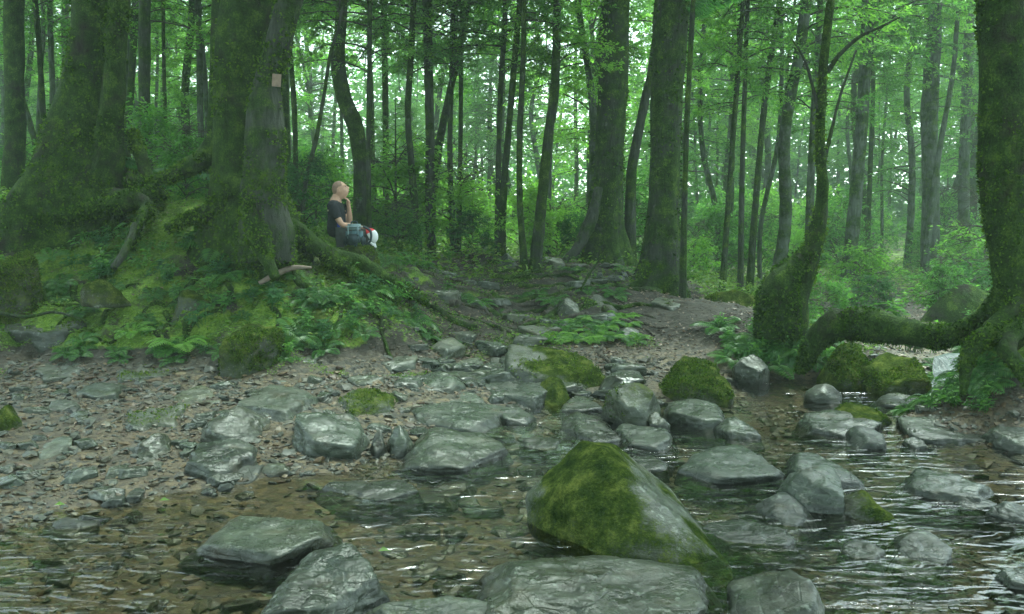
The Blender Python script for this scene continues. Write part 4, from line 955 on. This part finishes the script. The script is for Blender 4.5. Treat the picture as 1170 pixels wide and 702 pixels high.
# ---------------------------------------------------------------- ferns and bank plants
def fern_mesh(seed, nf=8, L=.36):
    r = np.random.default_rng(seed); parts = []
    for f in range(nf):
        a = f * 6.283 / nf + r.uniform(-.35, .35); l = L * r.uniform(.7, 1.15); up = r.uniform(.7, 1.25); n = 17
        t = np.linspace(0, 1, n); d = np.array((math.cos(a), math.sin(a), 0)); sd = np.array((-d[1], d[0], 0))
        C = d * (t * l * .9)[:, None] + np.array((0, 0, 1)) * (l * (up * t - (up + .15) * .75 * t ** 2))[:, None] + sd * (r.normal(0, .12) * t ** 2 * l)[:, None]
        parts.append(prisms(C[:-1], C[1:], .0025, .002)); T = np.gradient(C, axis=0); T /= np.linalg.norm(T, axis=1)[:, None]
        s_ = l * .30 * np.sin(np.pi * np.clip(t * .93 + .07, 0, 1)) ** .7
        for sg in (-1, 1):
            D = sd[None] * sg + T * .35 + np.array((0, 0, -.12)); N = np.cross(T, sd[None]); N = N * np.sign(N[:, 2:3] + 1e-6)
            parts.append(leaves(C[2:], D[2:], N[2:], s_[2:], np.full(n - 2, l / n * 1.25), .1))
    V, Fc = join(parts); return npmesh('fern', V, Fc, False)
def leafy_mesh(seed, stems=7, H=.22, leaf=.075, nl=6):
    r = np.random.default_rng(seed); parts = []
    for s_ in range(stems):
        a = r.uniform(0, 6.28); ln = r.uniform(.1, .6); h = H * r.uniform(.6, 1.2); d = np.array((math.cos(a) * ln * H, math.sin(a) * ln * H, h))
        A = np.zeros((1, 3)) + r.normal(0, .02, (1, 3)) * np.array((1, 1, 0)); B = A + d; parts.append(prisms(A, B, .003, .002))
        m = nl; t = np.r_[np.linspace(.45, 1, m)]; ang = r.uniform(0, 6.28) + np.arange(m) * 2.4
        Pp = A + d[None] * t[:, None]; D = np.stack([np.cos(ang), np.sin(ang), r.uniform(-.1, .35, m)], 1)
        L = leaf * r.uniform(.6, 1.25, m); parts.append(leaves(Pp, D, np.array((0, 0, 1.)) + r.normal(0, .25, (m, 3)), L, L * .42))
    V, Fc = join(parts); return npmesh('leafy_plant', V, Fc, False)
FERN = [fern_mesh(10 + k, 6 + k % 4) for k in range(6)]
LEAFY = [leafy_mesh(20 + k, 6 + k % 3, .2, .075) for k in range(6)]
for m in FERN: m.materials.append(M['fern'])
for m in LEAFY: m.materials.append(M['leaf'])
LEAFY2 = []
for m in LEAFY:
    c = m.copy(); c.materials.clear(); c.materials.append(M['leaf_dark']); LEAFY2.append(c)
FERNL = []
for m in FERN:
    c = m.copy(); c.materials.clear(); c.materials.append(M['leaf_light']); FERNL.append(c)
def plant(name, me, x, y, sc, label, cat, group=None, dz=0., tiltt=.15):
    o = link(name, me); g = gz(x, y); e = .15
    gxn, gyn = (gz(x + e, y) - gz(x - e, y)) / (2 * e), (gz(x, y + e) - gz(x, y - e)) / (2 * e)
    o.location = (x, y, g - .01 + dz); o.scale = (sc,) * 3
    N = Vector((-gxn * .6, -gyn * .6, 1)).normalized(); qt = Vector((0, 0, 1)).rotation_difference(N)
    o.rotation_euler = (qt @ Euler((0, 0, float(rng.uniform(0, 6.28)))).to_quaternion()).to_euler()
    return tag(o, label, cat, group)
def at_ground(px, row, d0=9.5):
    """first ground point on the ray through this pixel"""
    ds = np.linspace(3.2, 16, 260); q = np.array([P(px, row, d) for d in ds]); g = ground_z(q[:, 0], q[:, 1]); k = np.argmax(q[:, 2] <= g)
    return q[k] if q[k, 2] <= g[k] + .02 else P(px, row, d0)
for px, row, sc, lab in [(205,400,1.0,'bright little fern low on the left bank'),(252,292,1.3,'arching fern below the foot of the twin stemmed tree'),(262,318,1.2,'spreading fern with drooping fronds mid left bank'),
        (152,385,.7,'bright yellow green fern alone near the foot of the left bank'),(66,332,.5,'small star shaped fern beside the large mossy boulder'),(300,395,.8,'fern growing against the tall mossy boulder'),
        (340,388,.9,'fern right of the tall mossy boulder'),(440,305,.8,'fern just beneath the long mossy root'),(420,340,.9,'fern on the slope between the mossy roots'),
        (470,372,.9,'fern at the right tip of the left bank'),(545,350,.8,'fern tuft on the path between roots'),(1040,470,.6,'low fern at the water edge under the right bank')]:
    q = at_ground(px, row); plant('fern', FERNL[int(rng.integers(6))] if 'bright' in lab else FERN[int(rng.integers(6))], q[0], q[1], sc, lab, 'fern')
def region_plants(n, box, name, meshes, s0, s1, label, cat, group, cond=None):
    k = t = 0
    while k < n and t < n * 8:
        t += 1; px, row = rng.uniform(box[0], box[2]), rng.uniform(box[1], box[3])
        if cond and not cond(px, row): continue
        q = at_ground(px, row)
        if any(abs(q[0] - a) < w * .8 and abs(q[1] - b) < w * .5 for a, b, w in ROCK_POS): continue
        plant(name, meshes[int(rng.integers(len(meshes)))], q[0], q[1], float(rng.uniform(s0, s1)), label, cat, group); k += 1
inb = lambda px, row: row < 425 - max(0, px - 330) * .42
region_plants(80, (20, 240, 520, 420), 'fern', FERN, .3, .65, 'green fern among moss on the left bank', 'fern', 'ferns on the left bank', inb)
region_plants(40, (200, 260, 520, 420), 'leafy_plant', LEAFY + LEAFY2, .6, 1.25, 'small glossy leaved plant on the left bank', 'plant', 'glossy plants on the left bank', inb)
region_plants(40, (330, 330, 470, 415), 'leafy_plant', LEAFY2 + FERN + LEAFY, .4, .75, 'bushy seedling in the dense green patch at the foot of the long mossy root', 'plant', 'seedlings below the long mossy root', inb)
region_plants(34, (0, 240, 240, 330), 'leafy_plant', LEAFY + LEAFY2, .5, 1.1, 'dark leafy plant around the foot of the big left trees', 'plant', 'plants at the feet of the big left trees')
region_plants(34, (630, 362, 730, 394), 'fern', FERN + FERNL, .4, .65, 'bright fern in the patch above the big yellow mossed boulder', 'fern', 'ferns above the yellow mossed boulder')
region_plants(12, (500, 305, 720, 360), 'fern', FERN, .35, .7, 'low fern between the roots of the upper path', 'fern', 'ferns on the upper path')
region_plants(34, (820, 360, 960, 425), 'leafy_plant', LEAFY + FERN, .5, .95, 'small plant on the leaf strewn bank below the bulging stump', 'plant', 'plants below the bulging stump')
region_plants(46, (1060, 395, 1135, 480), 'leafy_plant', LEAFY + FERN, .4, .8, 'bright leafy plant at the foot of the right mossy tree', 'plant', 'plants at the foot of the right tree')
region_plants(24, (960, 335, 1130, 372), 'leafy_plant', LEAFY, .9, 1.8, 'leafy plant behind the arching root', 'plant', 'plants behind the arching root')
for px, row, d, sc, lab, up in [(816, -14, 11.9, 1.5, 'dark drooping fronds hanging from the tall straight dark tree at the top edge', 1), (178, 176, 10.9, 2.1, 'large arching palm-like plant between the two big left trees', 0)]:
    q = P(px, row, d); o = link('frond_plant', FERN[2].copy()); o.data.materials.clear(); o.data.materials.append(M['leaf_dark']); o.location = q if up else (q[0], q[1], gz(q[0], q[1]) + .1); o.scale = (sc, sc, sc * (.8 if up else 1.3)); o.rotation_euler = (R(150) if up else 0, 0, 0); tag(o, lab, 'plant')
for px, row, sc, lab in [(868,392,.8,'fern on the bank just below the bulging stump'),(842,398,.7,'fern at the top of the litter bank left of the bulging stump'),(905,400,.9,'fern between the bulging stump and the arching root'),(930,418,.7,'fern hanging over the back of the pool')]:
    q = at_ground(px, row); plant('fern', FERN[int(rng.integers(6))], q[0], q[1], sc, lab, 'fern')
# low ground cover
def cover(n, region, size, seed, thr=.25, zlift=.035):
    x, y = region(n); z = ground_z(x, y); m, g = masks(x, y, z); p = xyz(x, y)
    k = (m + fbm(p * 2.2, 4, 5) * .45 > thr) & (z > .10); x, y, z = x[k], y[k], z[k]; n = len(x)
    D = rng.normal(0, 1, (n, 3)) * np.array((1, 1, .25)) + np.array((0, 0, .25)); L = size * rng.uniform(.5, 1.5, n)
    return leaves(np.stack([x, y, z + rng.uniform(-.005, zlift, n)], 1), D, np.array((0, -.2, 1.)) + rng.normal(0, .4, (n, 3)), L, L * .55, .2)
V, Fc = join([cover(150000, wedge_region(7.6, 13.5, .68), .022, 1, .35), cover(50000, wedge_region(12, 26, .75), .07, 2, .3, .25), cover(26000, wedge_region(7.6, 12, .68), .045, 3, .55, .07)])
tag(link('ground_cover', npmesh('ground_cover', V, Fc, False), M['cover']), 'mossy ground cover of tiny leaves over the banks', 'ground cover', kind='stuff')
# fallen leaves
def litter(n, region, keep, size):
    x, y, z = scatter(n, region, keep); n = len(x); a = rng.uniform(0, 6.283, n); L = size * rng.uniform(.5, 1.5, n)
    D = np.stack([np.cos(a), np.sin(a), rng.normal(0, .25, n)], 1)
    return leaves(np.stack([x, y, z + .006 + rng.random(n) * .012], 1), D, np.array((0, 0, 1.)) + rng.normal(0, .35, (n, 3)), L, L * rng.uniform(.35, .6, n), rng.uniform(-.3, .4, n)[:, None])
pk = lambda x, y, z: (z > .04) & ((y > 8.4) | (rng.random(len(x)) < .12)) & (rng.random(len(x)) < .25 + .75 * (fbm(xyz(x, y) * 1.7, 3, 8) > .0)) & ~((x < -1.4) & (y > 8.2) & (rng.random(len(x)) < .65))
V, Fc = join([litter(52000, wedge_region(7.2, 14.5, .68), pk, .038), litter(3000, wedge_region(5.5, 8, .66), lambda x, y, z: z > .03, .03), litter(14000, wedge_region(13, 26, .7), lambda x, y, z: z > 0, .06)])
tag(link('leaf_litter', npmesh('leaf_litter', V, Fc, False), M['litter']), 'brown and tan fallen leaves strewn over the path and banks', 'leaf litter', kind='stuff')
for px, row, lab in [(432,630,'fallen yellow leaf lying on the broad tan patched stone'),(62,577,'small yellow green leaf on the wet gravel at the left'),(182,572,'fallen green leaf at the left water edge')]:
    q = PZ(px, row, .19 if px == 432 else .03)
    V, Fc = leaves(np.zeros((1, 3)), np.array([[1., .3, .05]]), np.array([[0, -.2, 1.]]), .055, .035); o = link('leaf', npmesh('leaf', V, Fc), M['leaf_light']); o.location = q; tag(o, lab, 'leaf')

# ---------------------------------------------------------------- tan plate on the twin stemmed tree
q = P(316, 92, 9.22); root = empty('plate', q, 'small blank tan plate nailed to the right stem of the twin stemmed tree', 'sign')
bm = bmesh.new(); bmesh.ops.create_cube(bm, size=1); bmesh.ops.scale(bm, vec=(.088, .012, .125), verts=bm.verts); bmesh.ops.bevel(bm, geom=bm.edges[:], offset=.003, segments=1)
me = bpy.data.meshes.new('board'); bm.to_mesh(me); bm.free(); o = link('board', me, plain('tan_board', (.20, .15, .11), .7, .2), root); o.rotation_euler = (0, .08, .12)
for sz in (-.055, .055):
    V, Fc = ICO[2]; n_ = link('nail', npmesh('nail', V * .005, Fc), plain('nail_steel', (.1, .1, .1), .4), root); n_.location = (0, -.009, sz)

# ---------------------------------------------------------------- seated man, pack and cap
SK = plain('skin', (.50, .31, .225), .55, .08, .35, 30); SHIRT = plain('black_shirt', (.018, .020, .026), .85, .3, .2, 40)
BLUE = plain('blue_panel', (.06, .08, .42), .8, .1); TROU = plain('dark_trousers', (.045, .05, .05), .9, .2); CAPW = plain('white_cloth', (.72, .73, .74), .8, .05)
CAPR = plain('red_cloth', (.55, .05, .06), .8, .1); PACK = plain('pack_grey_blue', (.10, .17, .20), .75, .2); PACKD = plain('pack_dark', (.03, .045, .055), .8, .2); PACKL = plain('pack_light', (.20, .27, .29), .7, .1)
SHOE = plain('shoe', (.05, .045, .04), .8); STUB = plain('stubble_hair', (.27, .18, .135), .8, .15); GOLD = plain('shirt_print', (.45, .42, .25), .8, .1); DARK = plain('eye_dark', (.02, .015, .012), .4); LIP = plain('lip', (.36, .16, .13), .5, .05)
hip = P(384, 271, 11.5); man = empty('person', (hip[0], hip[1], hip[2] - .1), 'seated person with shaved head and black blue sided shirt, chin on hand, holding a cap', 'person')
def skin(name, verts, edges, radii, mat, sub=2, extra=None, root=man, flat=None):
    me = bpy.data.meshes.new(name); me.from_pydata(verts, edges, []); o = bpy.data.objects.new(name, me); COL.objects.link(o)
    md = o.modifiers.new('s', 'SKIN')
    for i, v in enumerate(me.skin_vertices[0].data):
        r = radii[i]; v.radius = (r, r) if not hasattr(r, '__len__') else r; v.use_root = i == 0
    md.use_smooth_shade = True; sb = o.modifiers.new('b', 'SUBSURF'); sb.levels = sb.render_levels = sub
    dg = bpy.context.evaluated_depsgraph_get(); nm = bpy.data.meshes.new_from_object(o.evaluated_get(dg)); bpy.data.objects.remove(o)
    if extra is not None:
        bm = bmesh.new(); bm.from_mesh(nm)
        for V, Fc in extra:
            vs = [bm.verts.new(v) for v in V]
            for f in Fc: bm.faces.new([vs[i] for i in f]).smooth = True
        bm.to_mesh(nm); bm.free()
    for p in nm.polygons: p.use_smooth = True
    nm.materials.clear(); nm.materials.append(mat); nm.name = name
    return link(name, nm, None, root)
# local frame: +x where he faces, -y towards the camera, z up; origin just under the hips
J = dict(hip=(0, 0, .12), belly=(.01, 0, .27), chest=(.0, 0, .44), neck0=(.0, 0, .57), neck1=(.03, 0, .635), headc=(.055, 0, .71))
def hand(wrist, d, palm_n, curl, seed):
    """palm and five fingers as skinned chains rooted in the palm"""
    d = Vector(d).normalized(); n = Vector(palm_n).normalized(); s_ = d.cross(n).normalized(); w = Vector(wrist); vs, es, rs = [], [], []
    pm = w + d * .055; vs += [tuple(w), tuple(pm), tuple(w + d * .08)]; es += [(0, 1), (1, 2)]; rs += [(.022, .022), (.034, .017), (.034, .014)]
    for k, (off, ln) in enumerate([(-.03, .062), (-.010, .075), (.010, .070), (.028, .055)]):
        b = len(vs); q = w + d * .075 + s_ * off; dd = d.copy(); vs.append(tuple(q)); es.append((2, b)); rs.append((.0095, .0095))
        for j in range(3):
            dd = (dd + n * curl * .55).normalized(); q = q + dd * ln / 3 * (1.2 - .15 * j); vs.append(tuple(q)); es.append((b + j, b + j + 1)); rs.append((.0088 - j * .0008,) * 2)
    b = len(vs); q = w + d * .025 - s_ * .03; vs.append(tuple(q)); es.append((0, b)); rs.append((.012, .012)); dd = (d - s_ * .9 + n * .3).normalized()
    for j in range(2): q = q + dd * .032; dd = (dd + d * .5 + n * .3).normalized(); vs.append(tuple(q)); es.append((b + j, b + j + 1)); rs.append((.010, .010))
    return vs, es, rs
vs = [J['hip'], J['belly'], J['chest'], (0, 0, .53), J['neck0'], J['neck1'], (.045, 0, .68)]; es = [(i, i + 1) for i in range(6)]; rs = [(.12, .095), (.12, .10), (.145, .10), (.12, .085), (.068, .064), (.060, .058), (.055, .055)]
def chain(frm, pts, rad):
    b = frm
    for p_, r_ in zip(pts, rad): vs.append(p_); rs.append(r_); es.append((b, len(vs) - 1)); b = len(vs) - 1
    return b
# near (right) arm to the knee, holding the cap
near = chain(3, [(.0, -.165, .505), (.055, -.20, .36), (.115, -.19, .255), (.22, -.15, .245), (.345, -.09, .225)], [.058, .046, .040, .036, .025]); wn_ = vs[near]
# far (left) arm, elbow on the thigh, hand under the chin
far_ = chain(3, [(.0, .165, .505), (.07, .18, .39), (.155, .14, .28), (.165, .09, .38), (.165, .03, .495)], [.058, .046, .040, .036, .026]); wf = vs[far_]
kn = chain(0, [(.10, -.10, .10), (.26, -.13, .115), (.43, -.13, .12), (.42, -.13, -.08), (.40, -.13, -.30), (.50, -.13, -.335)], [.055, .06, .055, .05, .036, .034])
kf = chain(0, [(.10, .10, .10), (.26, .13, .14), (.42, .14, .16), (.43, .14, -.06), (.42, .14, -.30), (.52, .14, -.335)], [.055, .06, .055, .05, .036, .034])
for w_, d_, n_, c_, base in ((wn_, (.95, .15, -.15), (.1, 0, -1), .75, near), (wf, (-.05, -.15, 1), (-.9, -.1, .1), 1.5, far_)):
    hv, he, hr = hand(w_, d_, n_, c_, 1); o_ = len(vs) - 1
    for i in range(1, len(hv)): vs.append(hv[i]); rs.append(hr[i])
    mp = lambda i: base if i == 0 else o_ + i
    es += [(mp(a), mp(b)) for a, b in he]
# head with brow, nose, lips, jaw and ears; chin raised, looking up
D, Fc = ICO[5]; h = D.copy()
x_, y_, z_ = h[:, 0], h[:, 1], h[:, 2]
V = np.stack([x_ * .098, y_ * .076, z_ * .118], 1)
V[:, 0] += np.where(x_ > 0, .008 * np.exp(-((z_ + .62) / .25) ** 2) * (np.abs(y_) < .6), 0)                        # chin
V[:, 1] *= 1 - .22 * sstep(-.1, -.9, z_); V[:, 0] -= .03 * sstep(-.2, -.9, z_) * (x_ < 0)
nose = np.exp(-(y_ / .13) ** 2) * np.exp(-((z_ + .16) / .20) ** 2) * (x_ > .5); V[:, 0] += .026 * nose
V[:, 0] -= .010 * (x_ > .4) * (np.exp(-((y_ - .36) / .16) ** 2) + np.exp(-((y_ + .36) / .16) ** 2)) * np.exp(-((z_ - .08) / .13) ** 2)
V[:, 0] += .006 * (x_ > .4) * np.exp(-((z_ - .25) / .1) ** 2) + .007 * (x_ > .5) * np.exp(-((z_ + .47) / .07) ** 2) * np.exp(-(y_ / .28) ** 2)
Rh = np.array(Euler((0, -R(24), 0)).to_matrix()); hc = np.array((.062, 0, .702)); extra = [(V @ Rh.T + hc, Fc)]
for sg in (-1, 1):
    D2, F2 = ICO[4]; E = D2 * np.array((.019, .008, .033)); E[:, 1] -= sg * .005 * np.exp(-(D2[:, 0] ** 2 + D2[:, 2] ** 2) / .3); E = E + np.array((-.008, sg * .077, -.004)); extra.append((E @ Rh.T + hc, F2))
body = skin('body', vs, es, rs, SK, 2, extra)
def head_bit(name, pos, rad, mat):
    D2, F2 = ICO[2]; E = (D2 * np.array(rad) + np.array(pos)) @ Rh.T + hc; link(name, npmesh(name, E, F2), mat, man)
for sg in (-1, 1): head_bit('eye', (.086, sg * .027, .010), (.006, .011, .005), DARK); head_bit('eyebrow', (.090, sg * .029, .028), (.006, .015, .004), STUB)
head_bit('lips', (.094, 0, -.056), (.008, .020, .006), LIP)
k = (D[:, 2] > .30 - .55 * sstep(.2, -.6, D[:, 0])) & (D[:, 0] < .62); fk = k[Fc].all(1)
hv = V * 1.012; link('hair', npmesh('hair', hv @ Rh.T + hc, Fc[fk]), STUB, man)
sh = [(0, 0, .07), (.01, 0, .27), (0, 0, .44), (0, 0, .535), (.005, 0, .572), (0, -.165, .507), (.05, -.198, .375), (.075, -.20, .33), (0, .165, .507), (.065, .18, .40), (.09, .175, .37)]
skin('shirt', sh, [(0, 1), (1, 2), (2, 3), (3, 4), (3, 5), (5, 6), (6, 7), (3, 8), (8, 9), (9, 10)], [(.168, .138), (.152, .130), (.176, .130), (.135, .098), (.070, .068), .072, .066, .062, .072, .066, .062], SHIRT, 2)
# blue side panel and printed motif, lying on the shirt
def patch(name, c, sx, sz, y0, mat, rot=0, parent=None):
    D2, F2 = ICO[4]; E = D2 * np.array((sx, .03, sz)); a = rot; E = E @ np.array(((math.cos(a), 0, math.sin(a)), (0, 1, 0), (-math.sin(a), 0, math.cos(a)))); link(name, npmesh(name, E + np.array((c[0], y0, c[1])), F2), mat, man)
patch('side_panel', (.055, .25), .022, .17, -.112, BLUE, .08); patch('side_panel', (.085, .13), .035, .04, -.118, BLUE)
for a, b in ((-.05, .47), (-.03, .455), (-.065, .44), (-.012, .468)): patch('shirt_print', (a, b), .009, .012, -.150, GOLD)
tr_ = [(0, 0, .10), (.10, -.10, .10), (.26, -.13, .115), (.43, -.13, .12), (.42, -.13, -.08), (.40, -.13, -.29), (.10, .10, .10), (.26, .13, .14), (.42, .14, .16), (.43, .14, -.06), (.42, .14, -.29)]
skin('trousers', tr_, [(0, 1), (1, 2), (2, 3), (3, 4), (4, 5), (0, 6), (6, 7), (7, 8), (8, 9), (9, 10)], [(.160, .130),   .128, .105, .078, .072, .060, .128, .105, .078, .072, .060], TROU, 2)
for sg in (-1, 1): skin('shoe', [(.40, sg * .135, -.345), (.49, sg * .135, -.352), (.58, sg * .135, -.362)], [(0, 1), (1, 2)], [(.05, .045), (.046, .035), (.036, .024)], SHOE, 2)
# boulder he sits on
g0 = np.array((hip[0] + .02, hip[1] + .02, hip[2] - .1)); D, Fc = ICO[5]; U = rock_shape(D, 'block', 55) * np.array((.36, .34, .30)); U = rough_up(U, .3, 55, .6); U[:, 2] -= U[:, 2].max() + .04
add_rock(U + g0, Fc, 'rock_full', 'mossy boulder serving the seated man as his seat', tuple(g0))
# backpack
pc = P(405, 269, 11.0); pk_ = empty('backpack', (pc[0], pc[1], pc[2] - .15), 'grey blue backpack with pale straps standing beside the seated man', 'backpack')
def rbox(name, c, sz, mat, root, bev=.04, seg=4, rot=(0, 0, 0)):
    bm = bmesh.new(); bmesh.ops.create_cube(bm, size=1); bmesh.ops.scale(bm, vec=sz, verts=bm.verts); bmesh.ops.bevel(bm, geom=bm.edges[:], offset=min(bev, min(sz) * .45), segments=seg, affect='EDGES')
    me = bpy.data.meshes.new(name); bm.to_mesh(me); bm.free()
    for p in me.polygons: p.use_smooth = True
    o = link(name, me, mat, root); o.location = c; o.rotation_euler = rot; return o
rbox('bag', (0, 0, .14), (.21, .19, .28), PACK, pk_, .08); rbox('lid', (0, -.005, .255), (.20, .20, .07), PACKL, pk_, .03)
rbox('pocket', (0, -.10, .10), (.17, .07, .14), PACKD, pk_, .03); rbox('side_pocket', (.108, 0, .08), (.05, .12, .12), PACKD, pk_, .02); rbox('side_pocket', (-.108, 0, .08), (.05, .12, .12), PACKD, pk_, .02)
for sx in (-.06, .06): rbox('strap', (sx, -.105, .19), (.016, .012, .16), PACKL, pk_, .004, 2); rbox('buckle', (sx, -.112, .15), (.028, .012, .02), PACKD, pk_, .004, 2)
V, Fc = tube([(-.04, 0, .28, .008), (-.03, 0, .315, .008), (.03, 0, .315, .008), (.04, 0, .28, .008)], 8, 6, 0); link('handle', npmesh('handle', V, Fc), PACKD, pk_)
V, Fc = tube([(.10, .06, .26, .014), (.19, .05, .20, .016), (.19, .04, .08, .014), (.12, .05, .03, .012)], 8, 8, 0); link('shoulder_strap', npmesh('shoulder_strap', V, Fc), PACKD, pk_)
# prop stone under the pack
g0 = np.array(pk_.location); U = rock_shape(D := ICO[5][0], 'slab', 56) * np.array((.26, .2, .2)); U = rough_up(U, .2, 56, .6); U[:, 2] -= U[:, 2].max() - .02
add_rock(U + g0, ICO[5][1], 'rock_full', 'flat mossy stone beneath the backpack', tuple(g0))
# cap hanging from the hand
hw = np.array(man.location) + np.array((.47, -.13, .17)); cap = empty('cap', hw, 'white and red cap dangling from the hand of the seated man', 'cap'); cap.scale = (1.08,) * 3
D, Fc = ICO[5]; k = (D[:, 2] > -.02)[Fc].all(1); Rc = Euler((R(15), R(58), 0)).to_matrix()
def capm(name, V, Fc, mat):
    V = V @ np.array(Rc).T + np.array((.0, 0, -.05)); o = link(name, npmesh(name, V, Fc), mat, cap); m = o.modifiers.new('t', 'SOLIDIFY'); m.thickness = .003; return o
dome = D * np.array((.095, .08, .085)); red = (D[:, 0] < -.35)[Fc].all(1)
capm('crown_panel', dome, Fc[k & ~red], CAPW); capm('back_panel', dome * 1.004, Fc[k & red], CAPR)
a = np.linspace(-1.2, 1.2, 15); rows = [np.stack([np.cos(a) * (.09 + t * .06 * np.cos(a * .9)), np.sin(a) * .078, -.01 - .012 * t * (1 + a * a) + 0 * a], 1) for t in (0, .5, 1)]
V = np.concatenate(rows); Fq = [[r_ * 15 + i, r_ * 15 + i + 1, (r_ + 1) * 15 + i + 1, (r_ + 1) * 15 + i] for r_ in range(2) for i in range(14)]; Fq = np.array(Fq); capm('brim', V, np.concatenate([Fq[:, [0, 1, 2]], Fq[:, [0, 2, 3]]]), CAPW)

# ---------------------------------------------------------------- damp air
bm = bmesh.new(); bmesh.ops.create_cube(bm, size=1); bmesh.ops.scale(bm, vec=(158.6, 99, 30), verts=bm.verts); bmesh.ops.translate(bm, vec=(.1, 42.1, 13.2), verts=bm.verts)
me = bpy.data.meshes.new('haze'); bm.to_mesh(me); bm.free()
hm = bpy.data.materials.new('damp_air'); hm.use_nodes = True; nt = hm.node_tree; nt.nodes.clear(); ho = nt.nodes.new('ShaderNodeOutputMaterial'); pv = nt.nodes.new('ShaderNodeVolumePrincipled')
pv.inputs['Color'].default_value = (.80, .95, .86, 1); pv.inputs['Density'].default_value = .0021; pv.inputs['Anisotropy'].default_value = .2; nt.links.new(pv.outputs[0], ho.inputs['Volume'])
tag(link('haze', me, hm), 'pale damp haze filling the forest', 'haze', kind='stuff')
